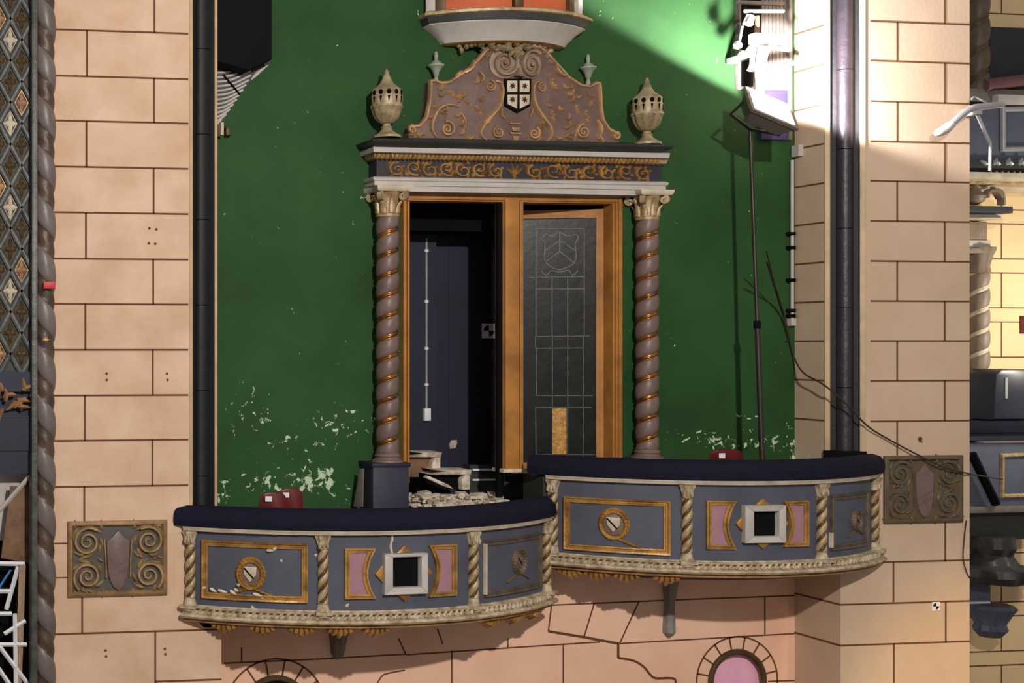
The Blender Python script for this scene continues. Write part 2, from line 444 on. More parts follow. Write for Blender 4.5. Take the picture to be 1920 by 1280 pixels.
for i, (u, z, r, ro) in enumerate(wins):
    t = thing('window_%d' % (i + 1), (u, 0, z), ['round window low on the pink wall, mostly cut off under the left balcony', 'round window with rose pink pane under the right balcony'][i], 'window', 'round windows in the pink wall', 'structure')
    mb = MB(); mb.sweep([(u + (r - .012) * math.cos(f), z + (r - .012) * math.sin(f)) for f in [2 * PI * k / 64 for k in range(64)]], half(.05, .025), S, True, 0, None, 0)
    obj('window_frame', mb, OLIVE, t)
    mb = MB(); n = 48; mb.poly([(u + (r - .01) * math.cos(2 * PI * k / n), z + (r - .01) * math.sin(2 * PI * k / n)) for k in range(n)], -.06, -.05)
    obj('window_pane', mb, [GLASSD, ROSE][i], t)
# piers
def holes(mb, S, pts, r=.010, m=1):
    for p in pts:
        a, z = S.at(*p); mb.poly([(a + r * math.cos(k * PI / 4), z + r * math.sin(k * PI / 4)) for k in range(8)], -.002, .003, 0, S, m)
SF = flat(DF)
ul0 = U(97, DF); ulc = U(356, DF)
zbal = Z(380, 985, DF)                                   # where the left black moulding ends on the balcony
mb = MB()
mb.box(ul0, ulc, -.9, 0, ZB, ZT, SF); mb.box(ulc, UL, -.9, 0, ZB, zbal, SF); mb.box(ulc, ULM, -.9, -.27, zbal, ZT, SF)
rows = [59, 145, 228.5, 314, 399.5, 485.5, 570, 655.5, 741, 825, 911]
zr = [Z(225, y, DF) for y in rows]
ua = U(353, DF)
for z in zr: mb.sweep([(ul0, z), (ua, z)], rect(.013, .0025), SF, False, 1)
for y in (1016, 1080): mb.sweep([(ul0, Z(225, y, DF)), (U(128, DF), Z(225, y, DF))], rect(.009, .0025), SF, False, 1)
z = Z(225, 1185, DF); mb.sweep([(ul0, z), (UL, z)], rect(.013, .0025), SF, False, 1)
z = Z(360, 1275, DF); mb.sweep([(U(291, DF), z), (UL, z)], rect(.013, .0025), SF, False, 1)
zz = [ZT] + [Z(225, -27, DF)] + zr + [Z(225, 975, DF)]
for k in range(len(zz) - 1):
    x = U(290 - k * .4, DF) if k % 2 == 1 else U(164 - k * .5, DF)
    if k == 0: continue
    mb.sweep([(x, zz[k]), (x, zz[k + 1])], rect(.013, .0025), SF, False, 1)
for x, a, b in ((154, 1118, 1186), (291, 1185, 1330)): mb.sweep([(U(x, DF), Z(x, a, DF)), (U(x, DF), Z(x, b, DF))], rect(.013, .0025), SF, False, 1)
holes(mb, SF, [(280, 428), (293, 430), (279, 456), (291, 457), (200, 700), (200, 712), (313, 700), (314, 712), (198, 1219), (199, 1230), (309, 1216), (310, 1226)])
struct('wall_left', mb, [STONE_L, JOINT], 'left stone pier with brown painted joints')
# right pier and its reveal
ur0 = UR; urc = U(1622, DF); ur1 = U(1818, DF); zbr = Z(1600, 868, DF)
mb = MB()
mb.box(urc, ur1, -.9, 0, ZB, ZT, SF); mb.box(ur0, urc, -.9, 0, ZB, zbr, SF); mb.box(ur0, urc, -.9, -.17, zbr, ZT, SF)
rows = [43, 116.5, 192, 266.5, 340.5, 415, 490, 564.5, 639, 713.5, 789, 1052, 1129, 1205]
SR = Surf(lambda a: (ur0, a), lambda a: (-1, 0), 0, DF)
zs = [Z(1720, y, DF) for y in rows]
for i, z in enumerate(zs):
    mb.sweep([(U(1632, DF) if i < 11 else ur0, z), (ur1, z)], rect(.013, .0025), SF, False, 1)
    mb.sweep([(0, z), (DM if i < 11 else DF, z)], rect(.013, .0025), SR, False, 1)
zz = [Z(1720, -31, DF)] + zs[:11] + [Z(1720, 853, DF)]
for k in range(len(zz) - 1):
    x = U(1771 if k % 2 == 0 else 1682, DF); mb.sweep([(x, zz[k]), (x, zz[k + 1])], rect(.013, .0025), SF, False, 1)
for x, a, b in ((1772, 978, 1052), (1675, 1054, 1128), (1773, 1128, 1204), (1676, 1206, 1330)): mb.sweep([(U(x, DF), Z(x, a, DF)), (U(x, DF), Z(x, b, DF))], rect(.013, .0025), SF, False, 1)
a, z = SF.at(1726, 823); mb.lathe((a, -DF, z), [(.002, -.02), (.02, -.02)], 12)
holes(mb, SF, [(1725, 823)], .02)
struct('wall_right', mb, [STONE_R, JOINT], 'right stone pier with brown painted joints and a plain reveal')
# black corner mouldings
def corner(name, uA, dA, uB, dB, z0, z1, label, base=False, RM=None, bw=.036, bo=.012):
    S = line(uA, dA, uB, dB); L = S.s1 - .6
    t = thing(name, (uA, -dA, z0), label, 'moulding', None, 'structure')
    mb = MB()
    mb.box(bw - .002, L - bw + .002, -.10, -.03, z0, z1, S)
    zj = z0 + .02
    obj('channel', mb, BLACK, t)
    mb = MB(); n = 12
    pr = [(L * .5 + L * .22 * math.sin((k / n - .5) * PI), -.03 + .055 * math.cos((k / n - .5) * PI)) for k in range(n + 1)]
    zc = z1; k = 0; segs = []
    while zc > z0:
        zn = max(z0, zc - .62); segs.append((zn + .006, zc)); zc = zn
    for (a, b) in segs:
        vs = [S.map(p[0], p[1], q) for q in (a, b) for p in pr]
        mb.add(vs, [(i, i + 1, n + 2 + i, n + 1 + i) for i in range(n)] + [tuple(range(n + 1)), tuple(range(n + 1, 2 * n + 2))])
    obj('roll', mb, RM or BLACKP, t)
    for e in (0, 1):
        mb = MB(); a0 = -.004 if not e else L - bw
        mb.poly([(a0, z0), (a0 + bw + .004, z0), (a0 + bw + .004, z1), (a0, z1)], -.12, bo if e else .012, .008, S)
        obj('edge_bead', mb, TRIM, t)
    if base:
        mb = MB(); mb.poly([(-.01, z0), (L + .01, z0), (L + .01, z0 + .09), (-.01, z0 + .09)], -.08, .05, .01, S); obj('plinth', mb, VOID, t)
    return t
corner('trim_1', ulc, DF, ULM, DM, zbal, ZT, 'black corner moulding between left pier and green wall', False, BLACK, .022, -.022)
corner('trim_2', ur0, DM, urc, DF, zbr, ZT, 'black corner moulding with round roll between green wall and right pier', True)
# passage behind the door
t = thing('wall_passage', (du0, .9, dzb), 'dark navy passage seen through the open doorway', 'passage', None, 'structure')
S9 = flat(-.9); mb = MB()
zc = Z(860, 442, -.9)
x1 = U(806, -.9)
mb.box(du0 - 1, x1, .06, .12, dzb - .1, zc, S9); mb.box(x1, du1 + .6, -.1, 0, dzb - .1, zc, S9)
xs_ = [x1 + (du1 - x1) * k / 7 for k in range(1, 7)]
for x in xs_: mb.box(x, x + .006, -.001, .004, dzb, zc, S9)
obj('back_wall', mb, NAVYW, t)
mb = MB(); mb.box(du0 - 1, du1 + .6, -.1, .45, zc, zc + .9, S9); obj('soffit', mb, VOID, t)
mb = MB(); mb.box(du0 - 1, du0 - .95, -.1, .78, dzb - .1, zc, S9); mb.box(du1 + .55, du1 + .6, -.1, .78, dzb - .1, zc, S9); obj('side_wall', mb, NAVYW, t)
mb = MB(); mb.box(du0 - 1, du1 + .6, -.1, .9, dzb - .12, dzb, S9); obj('passage_floor', mb, DGREY, t)
# distant parts of the hall
SW = flat(-4.0); mb = MB(); fu0, fu1 = U(1700, -4), U(2300, -4)
mb.box(fu0, fu1, -.2, 0, -6.3, 5, SW)
y = -40; k = 0
while y < 1330:
    z = Z(1870, y, -4); mb.sweep([(fu0, z), (fu1, z)], rect(.014, .003), SW, False, 1)
    h = 65 if k % 2 == 0 else 26
    if k % 2 == 0:
        for x in (1780, 1877.5, 1975): mb.sweep([(U(x, -4), z), (U(x, -4), Z(1870, y + h, -4))], rect(.014, .003), SW, False, 1)
    y += h * 1.01; k += 1
struct('wall_far', mb, [STONE_F, JOINT], 'pale brick-jointed wall of the next bay far behind the right pier')
mb = MB(); SB = flat(-.45); mb.box(-4, ul0 + .2, -.2, 0, ZB, ZT, SB)
struct('wall_backdrop', mb, DGREY, 'dark wall behind the lattice on the left')
# ================================================================== DOOR
d1 = thing('door_1', (U(960, .05), -.05, dzb), 'ochre grained double doorway with its left half open', 'door', None, 'structure')
def fr(px0, py0, px1, py1, o0, o1, nm, M=OCHRE, b=.008, lab=None):
    mb = MB(); mb.pbox(px0, py0, px1, py1, 0, o0, o1, 0, b); o = obj(nm, mb, M, d1)
    if lab: o['label'] = lab
    return o
zb_l = 905
fr(757, 363, 1168, 376, -.1, .045, 'door_head')
for (a, b, c, e) in ((757, 366, 763, 905), (1161, 366, 1168, 880)): fr(a, b, c, e, -.1, .055, 'door_jamb')
mb = MB()
mb.pbox(764, 377, 768.5, 905, 0, -.1, .03, 0, .005); mb.pbox(1149, 381, 1153, 880, 0, -.1, .03, 0, .004); mb.pbox(1155, 379, 1160, 880, 0, -.1, .04, 0, .005); mb.pbox(764, 376, 1160, 379, 0, -.1, .03, 0, .004)
mb.pbox(943.5, 378, 947, 885, 0, -.1, .03, 0, .003)
obj('inner_bead', mb, OCHRE, d1)
fr(948, 372, 974, 879, -.1, .06, 'mullion'); fr(975, 376, 982, 879, -.1, .04, 'mullion_bead')
fr(944, 879, 992, 886, -.1, .08, 'mullion_foot', DUST)
fr(934, 380, 943.5, 940, -.02, .02, 'inner_jamb', VOID)
# leaf, opened inwards
LD = line(U(955, -.36), -.36, U(1144, -.10), -.10)
lf = MB()
def lp(px, py): return LD.at(px, py)
aL, aR = LD.S(958), LD.S(1144); zt, zbm = lp(1143, 392)[1], lp(1140, 890)[1]
ztI = lp(1118, 408)[1]
lf.box(LD.S(1117), aR, -.03, .02, zbm, zt, LD); lf.box(aL, LD.S(1117), -.03, .02, ztI, zt, LD); lf.box(aL, aL + .09, -.03, .02, zbm, ztI, LD); lf.box(aL, LD.S(1117), -.03, .02, zbm, zbm + .09, LD)
leaf = obj('door_leaf', lf, OCHRE, d1)
mb = MB(); mb.box(aL + .08, LD.S(1118), -.008, 0, zbm + .08, ztI + .01, LD); obj('leaded_glass', mb, GLASSD, leaf)
g = lambda x, y: LD.at(930 + x / 4.266, 340 + y / 4.266)          # read off an enlarged view
h = lambda x, y: LD.at(930 + x / 4.74, 630 + y / 4.74)
mb = MB()
def came(pts, wd=.007, sm=False):
    mb.sweep(smooth(pts) if sm else pts, rect(wd, .005), LD, False, 0)
for pts in ([g(318, 380), g(318, 765)], [g(705, 380), g(705, 1240)], [g(318, 380), g(705, 380)], [g(265, 768), g(715, 762)], [g(318, 860), g(715, 858)], [g(318, 765), g(318, 1240)], [g(448, 765), g(448, 1240)], [g(572, 765), g(572, 1240)], [g(310, 1240), g(750, 1237)],
            [h(345, 108), h(775, 105)], [h(358, 108), h(358, 530)], [h(500, 0), h(500, 1130)], [h(636, 0), h(636, 1130)], [h(775, 0), h(775, 1130)], [h(350, 528), h(860, 528)], [h(350, 632), h(850, 632)], [h(350, 632), h(355, 1050)], [h(345, 1048), h(880, 1053)], [h(350, 0), h(350, 108)]): came(pts)
came([g(x, y) for x, y in ((370, 460), (395, 425), (450, 440), (508, 408), (570, 440), (635, 425), (655, 455), (632, 500), (640, 600), (615, 660), (560, 690), (508, 705), (450, 690), (400, 650), (385, 600), (390, 500), (370, 460))], .008, True)
for pts in ([g(508, 408), g(508, 560)], [g(508, 470), g(385, 560)], [g(508, 470), g(635, 555)], [g(508, 560), g(392, 645)], [g(508, 560), g(620, 650)]): came(pts, .008)
came([g(x, y) for x, y in ((360, 715), (400, 750), (440, 715), (508, 725), (580, 712), (610, 750), (655, 712))], .008, True)
obj('lead_came', mb, LEAD, leaf)
mb = MB(); a0, z1 = h(501, 640); a1, z0 = h(626, 1048); mb.box(a0, a1, 0, .006, z0, z1, LD); o = obj('amber_pane', mb, AMBER, leaf); o['label'] = 'clear amber pane low in the dark leaded door'
# ================================================================== ENTABLATURE, COLUMNS, PEDIMENT
def stack(mb, pxa, pxb, prof, m=0, ms=None):
    """moulding that runs along the wall and returns to it at both ends; prof rows are (d, py at px 960)"""
    d0 = prof[0][0]; u0, u1 = U(pxa, d0), U(pxb, d0); n = len(prof); vs = []
    for d, py in prof:
        z = Z(960, py, d); e = d - d0
        vs += [(u0 - e, 0, z), (u0 - e, -d, z), (u1 + e, -d, z), (u1 + e, 0, z)]
    fs = []
    for i in range(n - 1):
        for k in range(3): fs.append((4 * i + k, 4 * i + k + 1, 4 * i + 5 + k, 4 * i + 4 + k))
    fs += [(3, 2, 1, 0), (4 * n - 4, 4 * n - 3, 4 * n - 2, 4 * n - 1)]
    mb.add(vs, fs, m)
ent = thing('entablature', (U(960, .1), 0, Z(960, 362, .15)), 'carved door entablature with grey white mouldings and navy gilt frieze above the doorway', 'cornice')
mb = MB(); stack(mb, 704, 1243, [(.16, 362), (.16, 352), (.175, 351), (.175, 343), (.185, 342), (.19, 337), (.17, 335)]); obj('architrave', mb, GREYW, ent)
mb = MB(); stack(mb, 706, 1240, [(.15, 335.5), (.15, 304)]); fz = obj('frieze', mb, mat('frieze_navy', (46, 46, 62), .5, 0, .15, 8, .15, 30, (40, 34, 34)), ent)
mb = MB(); stack(mb, 706, 1240, [(.155, 304), (.18, 301), (.19, 292), (.21, 291)]); obj('bed_moulding', mb, CREAMG, ent)
mb = MB(); stack(mb, 706, 1240, [(.20, 291.5), (.24, 290), (.245, 281), (.235, 280)]); obj('corona', mb, GREYW, ent)
mb = MB(); stack(mb, 706, 1240, [(.245, 280.5), (.255, 279), (.30, 272), (.31, 267), (.30, 266), (.10, 262)]); obj('cornice_cap', mb, DGREY, ent)
S = flat(.19)
mb = MB()
u, u1 = U(708, .2), U(1240, .2); k = 0
while u < u1:
    zq = Z(960, 297, .2)
    mb.blob(u, zq - .022, .045, .028, .022, PI / 2, S); u += .036
obj('egg_ornament', mb, GOLD, ent)
S = flat(.15); mb = MB()
def scrollrun(mb, S, u0, u1, zc, hh, n, m=0, wd=.014, th=.016):
    st = (u1 - u0) / n
    for k in range(n):
        c = u0 + (k + .5) * st; up = 1 if k % 2 else -1
        p = spiral(c, zc + up * hh * .05, hh * .42, hh * .08, 1.25, -PI / 2 * up + .4, up if u0 > 0 else up, 18, 1.25)
        mb.sweep(p, half(wd, th), S, False, m, [1.2 - .6 * i / 18 for i in range(len(p))])
        mb.blob(c - st * .5, zc - up * hh * .35, st * .5, hh * .26, th, up * .8, S, 0, m, -up * 1.2)
        mb.blob(c + st * .2, zc + up * hh * .2, st * .34, hh * .22, th, up * .9, S, 0, m, up * .6)
        mb.blob(c + st * .3, zc - up * hh * .05, st * .24, hh * .2, th, -up * .7, S, 0, m)
        for q in range(5): mb.blob(c + random.uniform(-.5, .5) * st, zc + random.uniform(-.4, .4) * hh, st * .28, hh * .16, th * .8, random.uniform(0, 6.3), S, 0, m, random.uniform(-1, 1))
zq = Z(960, 320, .15)
scrollrun(mb, S, U(728, .15), U(945, .15), zq, .14, 7, 0, .018, .024); scrollrun(mb, S, U(985, .15), U(1222, .15), zq, .14, 7, 0, .018, .024)
uc = U(965, .15)
for a in (-.9, -.3, .3, .9): mb.blob(uc, zq - .03, .085, .03, .02, PI / 2 + a, S)
mb.blob(uc - .02, zq - .045, .04, .05, .025, 0, S)
obj('frieze_scroll', mb, GOLD, fz)
# pediment
SP = flat(.10)
zo = lambda x, y: PW(760 + x * .21875, 80 + y * .21875, .12)
out = [(22, 826), (45, 725), (120, 712), (150, 680), (180, 640), (205, 520), (214, 400), (218, 330), (245, 325), (300, 346), (370, 342), (450, 290), (550, 220), (620, 150), (680, 75), (740, 42), (850, 30), (960, 24), (1060, 30), (1150, 42), (1210, 90), (1300, 190), (1400, 300), (1500, 365), (1580, 378), (1640, 345), (1662, 352), (1667, 400), (1675, 560), (1690, 660), (1740, 740), (1820, 782), (1840, 874)]
OUT = [zo(*p) for p in out]; OUT[0] = (OUT[0][0], Z(960, 266, .2)); OUT[-1] = (OUT[-1][0], Z(960, 266, .2))
ped = thing('pediment', (U(965, .1), -.05, Z(960, 264, .15)), 'scroll-shaped taupe pediment with gilt carving and a quartered shield over the door', 'pediment')
mb = MB(); mb.poly(OUT[::-1], -.10, .02, .006, SP); obj('pediment_board', mb, TAUPE2, ped)
mb = MB(); mb.sweep(OUT[1:][:-1], half(.030, .03), SP, False, 0, None, .012)
mb.sweep(spiral(*zo(60, 745), .035, .01, 1, PI / 2, -1), half(.02, .03), SP, o=.015); mb.sweep(spiral(*zo(1800, 800), .035, .01, 1, PI / 2, 1), half(.02, .03), SP, o=.015)
obj('gilt_edge', mb, GOLDT, ped)
mb = MB()
for cx_, cz_, r, cw, sx, a0 in ((840, 180, .125, 1, 1, PI * .75), (1072, 195, .115, -1, .78, PI * .25)):
    c = zo(cx_, cz_); p = spiral(c[0], c[1], r, .012, 2.3, a0, cw, 60, sx)
    mb.sweep(p, half(.034, .05), SP, False, 0, [1.15 - .6 * i / 60 for i in range(61)], .015)
    mb.poly([(c[0] + r * .98 * sx * math.cos(2 * PI * k / 24), c[1] + r * .98 * math.sin(2 * PI * k / 24)) for k in range(24)], 0, .035, .01, SP)
    mb.lathe((c[0], -.155, c[1]), [(.002, -.014), (.012, -.01), (.015, 0), (.012, .01), (.002, .014)], 10)
p = [zo(*q) for q in ((955, 150), (968, 240), (955, 300))]; mb.sweep(p, half(.05, .05), SP, False, 0, [.4, 1, 1.6], .015)
for q in ((700, 80, 2.2), (720, 110, 3.6), (760, 45, 2.8), (1150, 60, .6), (1190, 110, -.5), (1220, 150, -.8), (1170, 90, .2), (680, 100, 3.9)):
    a, z = zo(q[0], q[1]); mb.blob(a, z, .07, .03, .03, q[2], SP, .02, 0, .6)
obj('volute', mb, mat('volute_plaster', (150, 128, 108), .45, 0, .15, 9, .15, 40, (112, 88, 70)), ped)
mb = MB()
def st(pts, wd=.020, th=.030, tap=None, m=0):
    p = smooth([zo(*q) for q in pts]); n = len(p)
    mb.sweep(p, half(wd, th), SP, False, m, [(.35 + 1.0 * math.sin(PI * (.1 + .8 * i / (n - 1)))) for i in range(n)], .018)
def sp(x, y, r, cw, a0=0, turns=1.7, wd=.018):
    c = zo(x, y); p = spiral(c[0], c[1], r, .008, turns, a0, cw); mb.sweep(p, half(wd, .028), SP, False, 0, [1.1 - .5 * i / len(p) for i in range(len(p))], .018)
st([(770, 330), (815, 350), (828, 430), (800, 540), (740, 620), (680, 690), (640, 760), (650, 800), (700, 845)], .026)
st([(1140, 335), (1100, 360), (1088, 440), (1110, 540), (1170, 640), (1235, 730), (1245, 800), (1205, 852)], .026)
sp(722, 375, .045, 1, PI / 2); sp(1165, 385, .038, -1, PI / 2)
sp(355, 742, .062, 1, PI * .6, 1.9, .026); sp(792, 770, .05, -1, PI * .6); sp(1098, 778, .05, 1, PI * .4, 1.6, .026); sp(1520, 765, .06, -1, PI * .5, 1.9, .024)
st([(460, 548), (360, 535), (280, 570), (235, 650), (220, 740), (265, 815)], .022); st([(1640, 665), (1668, 740), (1650, 830)], .026); st([(1655, 800), (1690, 870)], .026)
st([(660, 690), (720, 640), (700, 700)], .016); st([(1440, 850), (1450, 760), (1500, 700)], .016)
st([(590, 150), (560, 220), (500, 262)], .026); st([(1290, 190), (1300, 240), (1340, 280), (1380, 270)], .026)
st([(480, 240), (430, 290)], .02); st([(620, 250), (660, 300), (640, 340)], .014); st([(820, 560), (810, 620), (850, 655)], .014); st([(1080, 560), (1060, 640)], .014); st([(470, 600), (500, 680), (490, 740)], .012)
for q in ((300, 410, 1.2), (290, 460, .3), (450, 440, -.9), (490, 470, .8), (470, 490, 2.4), (620, 350, 1.4), (650, 505, .9), (600, 560, -.4), (630, 590, -1.2), (340, 590, .8), (350, 620, 2.5), (450, 640, 1.3), (490, 710, 1.8),
          (490, 790, 1.5), (720, 690, 2.0), (1215, 290, -.9), (1245, 330, -.9), (1270, 375, -.8), (1430, 440, 1.3), (1400, 460, .3), (1440, 500, 1.9), (1470, 480, .5), (1570, 450, -.3), (1590, 500, -1.5), (1225, 555, .5), (1240, 600, -1.0),
          (1255, 630, -1.1), (1310, 575, -.2), (1530, 600, -.9), (1550, 650, -1.2), (1390, 660, .8), (1400, 690, -.6), (1375, 740, .9), (1400, 770, -2.2), (1380, 800, -.5), (1170, 670, -1.0), (110, 800, .5), (130, 820, 2.5), (60, 800, 1.4),
          (200, 650, .9), (1300, 830, .2), (540, 830, .4), (1450, 560, -.6), (560, 520, 3.0), (410, 430, 3.0), (1360, 390, .1), (1420, 395, 0), (250, 560, 1.2), (1140, 700, -1), (1160, 830, 2)):
    a, z = zo(q[0], q[1]); mb.blob(a, z, .062, .032, .036, q[2], SP, .018, 0, random.uniform(-.9, .9)); mb.blob(a, z, .040, .026, .030, q[2] + 1.2, SP, .018, 0, .6)
a, z = zo(940, 690)
for dz, ww, hh in ((0, .11, .012), (-.035, .07, .03), (-.075, .11, .014), (-.10, .05, .035), (-.135, .03, .03)): mb.poly([(a - ww / 2, z + dz), (a - ww * .35, z + dz - hh), (a + ww * .35, z + dz - hh), (a + ww / 2, z + dz)], .015, .04, .004, SP)
obj('gilt_scrollwork', mb, GOLDT, ped)
sh = [zo(*p) for p in ((842, 312), (1070, 312), (1062, 545), (950, 606), (845, 545))]
mb = MB(); mb.poly(sh[::-1], .015, .045, .006, SP); sho = obj('shield', mb, VOID, ped)
mb = MB()
for q in (((858, 330), (945, 330), (945, 428), (858, 428)), ((965, 330), (1048, 330), (1048, 428), (965, 428)), ((860, 450), (945, 450), (943, 572), (862, 530)), ((965, 450), (1050, 450), (1046, 530), (966, 572))):
    mb = MB(); mb.poly([zo(*p) for p in q][::-1], .044, .05, .003, SP); obj('shield_quarter', mb, CREAM, sho)
for q in ((902, 375), (1007, 378), (902, 492), (1007, 495)):
    a, z = zo(*q); mb = MB()
    for k in range(6): mb.blob(a, z, .026, .014, .012, k * PI / 3 + .3, SP, .05)
    obj('shield_flower', mb, OLIVE, sho)
# urns
def urn():
    u, zb = U(727, .18), Z(727, 258, .18)
    t = thing('urn', (u, -.16, zb), 'pierced stone urn standing on the left end of the door cornice', 'urn', 'pierced urns on the door cornice')
    c = (u, -.16, zb)
    H = Z(727, 128, .18) - zb; k = H / 130
    mb = MB(); mb.lathe(c, [(x * k, z * k) for x, z in ((26, 0), (26, 4), (20, 7), (13, 12), (9, 17), (11, 20), (8, 22), (7, 26), (12, 27))], 28); obj('urn_foot', mb, URNM, t)
    mb = MB(); mb.lathe(c, [(x * k, z * k) for x, z in ((8, 26), (14, 29), (21, 37), (25, 47), (27, 55), (29, 57), (28, 60))], 40, 0, lambda r, z, f: r * (.96 + .11 * abs(math.sin(f * 6)) ** .6)); obj('urn_bowl', mb, URNM, t)
    mb = MB(); mb.lathe(c, [(x * k, z * k) for x, z in ((27, 59), (28, 66), (28.5, 76), (28, 88), (25, 92), (22, 94))], 40, 0, lambda r, z, f: r * (.98 + .05 * abs(math.cos(f * 6)))); g_ = obj('urn_gallery', mb, URNM, t)
    for q in range(12):
        mb = MB(); f = 2 * PI * (q + .5) / 12; r = 28 * k
        S = Surf(lambda a: (c[0] + r * math.sin(f) + math.cos(f) * a, -c[1] + r * math.cos(f) - math.sin(f) * a), lambda a: (math.sin(f), math.cos(f)), 0, 1)
        mb.poly([(4.2 * k * math.cos(e * PI / 4), c[2] + (83 + 5 * math.sin(e * PI / 4)) * k) for e in range(8)], -.004, .004, 0, S)
        mb.poly([(-2.4 * k, c[2] + 76 * k), (0, c[2] + 64 * k), (2.4 * k, c[2] + 76 * k)], -.004, .004, 0, S)
        obj('urn_opening', mb, VOID, g_)

    mb = MB(); mb.lathe(c, [(x * k, z * k) for x, z in ((24, 93), (19, 97), (13, 102), (9, 109), (6.5, 116), (4, 120), (5, 123), (3.5, 126), (1, 130))], 24); obj('urn_lid', mb, URNM, t)
    return t
u1_ = urn()
dup(u1_, (U(1216, .18), -.16, Z(1216, 271, .18)), 'pierced stone urn standing on the right end of the door cornice')
def finial():
    u, zb = U(822, .1), Z(822, 154, .1); t = thing('finial', (u, -.06, zb), 'small turned finial on the left shoulder of the pediment', 'finial', 'finials on the pediment shoulders')
    k = (Z(822, 95, .1) - zb) / 58; c = (u, -.06, zb)
    mb = MB(); mb.lathe(c, [(x * k, z * k) for x, z in ((5, 0), (4, 8), (3, 12), (5, 14), (6, 20), (11, 28), (15, 31), (15, 34), (8, 36))], 20); obj('finial_cup', mb, FINM, t)
    mb = MB(); mb.lathe(c, [(x * k, z * k) for x, z in ((8, 35.5), (10, 38), (5, 41), (3, 44), (4, 50), (3, 56), (.5, 59))], 16); obj('finial_tip', mb, FINM, t)
    return t
f1_ = finial()
dup(f1_, (U(1108, .1), -.06, Z(1108, 158, .1)), 'small turned finial on the right shoulder of the pediment')
# columns
def column():
    u = U(727, .13); zt_, zb_ = Z(727, 351, .13), Z(727, 869, .13); c = (u, -.125, 0)
    t = thing('twisted_column', (u, -.125, zb_), 'taupe barley-twist column with gilt grooves left of the doorway', 'column', 'twisted columns flanking the doorway')
    z1, z0 = Z(727, 404, .13), Z(727, 848, .13)
    mb = MB(); mb.twist(c, .088, z0, z1, .1585, 1, 1, 40, .24, .15); obj('shaft', mb, [TAUPE, mat('groove_gilt', (176, 116, 50), .28, .75, .15, 9, .1, 60, (96, 62, 36))], t, 60)
    mb = MB(); mb.lathe((c[0], c[1], zb_), [(.12, 0), (.125, .012), (.118, .03), (.10, .035), (.092, .05), (.098, .062), (.088, .08), (.07, .10)], 28); obj('column_base', mb, TAUPE, t)
    hh = zt_ - z1
    mb = MB(); mb.lathe((c[0], c[1], z1), [(.07, -.02), (.088, -.01), (.09, .01), (.078, .02), (.076, .06), (.084, .12), (.10, .17), (.118, .19)], 28)
    S = lambda f: Surf(lambda a, f=f: (c[0] + .078 * math.sin(f) + math.cos(f) * a, .125 + .078 * math.cos(f) - math.sin(f) * a), lambda a, f=f: (math.sin(f), math.cos(f)), 0, 1)
    for q in range(8):
        f = q * PI / 4; hgt = .14 if q % 2 == 0 else .09
        pts = [(0, z1 + .015 + hgt * i / 6, .0 + .035 * (i / 6) ** 3) for i in range(7)]
        mb.sweep(pts, half(.05, .018), S(f), False, 0, [1, 1.05, 1.0, .9, .8, .7, .35])
    for f in (PI / 4, -PI / 4, 3 * PI / 4, -3 * PI / 4):
        S2 = Surf(lambda a, f=f: (c[0] + math.sin(f) * (.115 + a), .125 + math.cos(f) * (.115 + a)), lambda a, f=f: (math.cos(f), -math.sin(f)), 0, 1)
        p = spiral(.012, z1 + hh - .075, .034, .005, 1.6, PI / 2, 1)
        mb.sweep(p, [(-.009, -.02), (-.009, .02), (.009, .02), (.009, -.02)], S2)
    obj('capital', mb, CREAMG, t)
    mb = MB(); Lz = z1 + hh
    n = 40; vs = []
    for z, s_ in ((Lz - .04, .125), (Lz - .03, .135), (Lz - .012, .14), (Lz, .14)):
        for k in range(n):
            f = 2 * PI * k / n; cf, sf = math.cos(f), math.sin(f); e = max(abs(cf), abs(sf)); x, y = cf / e * s_, sf / e * s_
            cc = (1 - min(abs(cf), abs(sf)) / e) * .018
            if abs(cf) > abs(sf): x -= math.copysign(cc, x)
            else: y -= math.copysign(cc, y)
            vs.append((c[0] + x, min(c[1] + y, -.001), z))
    mb.add(vs, [(j * n + k, j * n + (k + 1) % n, (j + 1) * n + (k + 1) % n, (j + 1) * n + k) for j in range(3) for k in range(n)] + [tuple(range(n)), tuple(range(3 * n, 4 * n))])
    obj('abacus', mb, CREAM, t)
    return t
c1_ = column()
dup(c1_, (U(1214, .13), -.125, Z(1214, 862, .13)), 'taupe barley-twist column with gilt grooves right of the doorway')
PF = -1.904                                                # floor level of the lower balcony
def pedestal(px0, px1, yt, fl, lab):
    u0, u1 = U(px0, .26), U(px1, .26); zt_ = Z((px0 + px1) / 2, yt, .26)
    t = thing('pedestal', ((u0 + u1) / 2, -.13, fl), lab, 'pedestal', 'pedestals under the columns')
    mb = MB(); mb.poly([(u0, fl), (u1, fl), (u1, zt_ - .03), (u0, zt_ - .03)], 0.002, .255, .006); obj('die', mb, mat('pedestal_navy' + str(px0), (48, 48, 66), .55, 0, .15, 4, .1, 20, (38, 38, 50), (120, 96, 60), 8, .7), t)
    mb = MB(); mb.poly([(u0 - .01, zt_ - .03), (u1 + .01, zt_ - .03), (u1 + .01, zt_), (u0 - .01, zt_)], 0.002, .265, .006); obj('cap', mb, NAVYW, t)
pedestal(700, 768, 868, PF, 'navy painted pedestal under the left twisted column')
pedestal(1180, 1248, 861, -1.619, 'navy pedestal under the right twisted column, mostly hidden by the balcony rail')
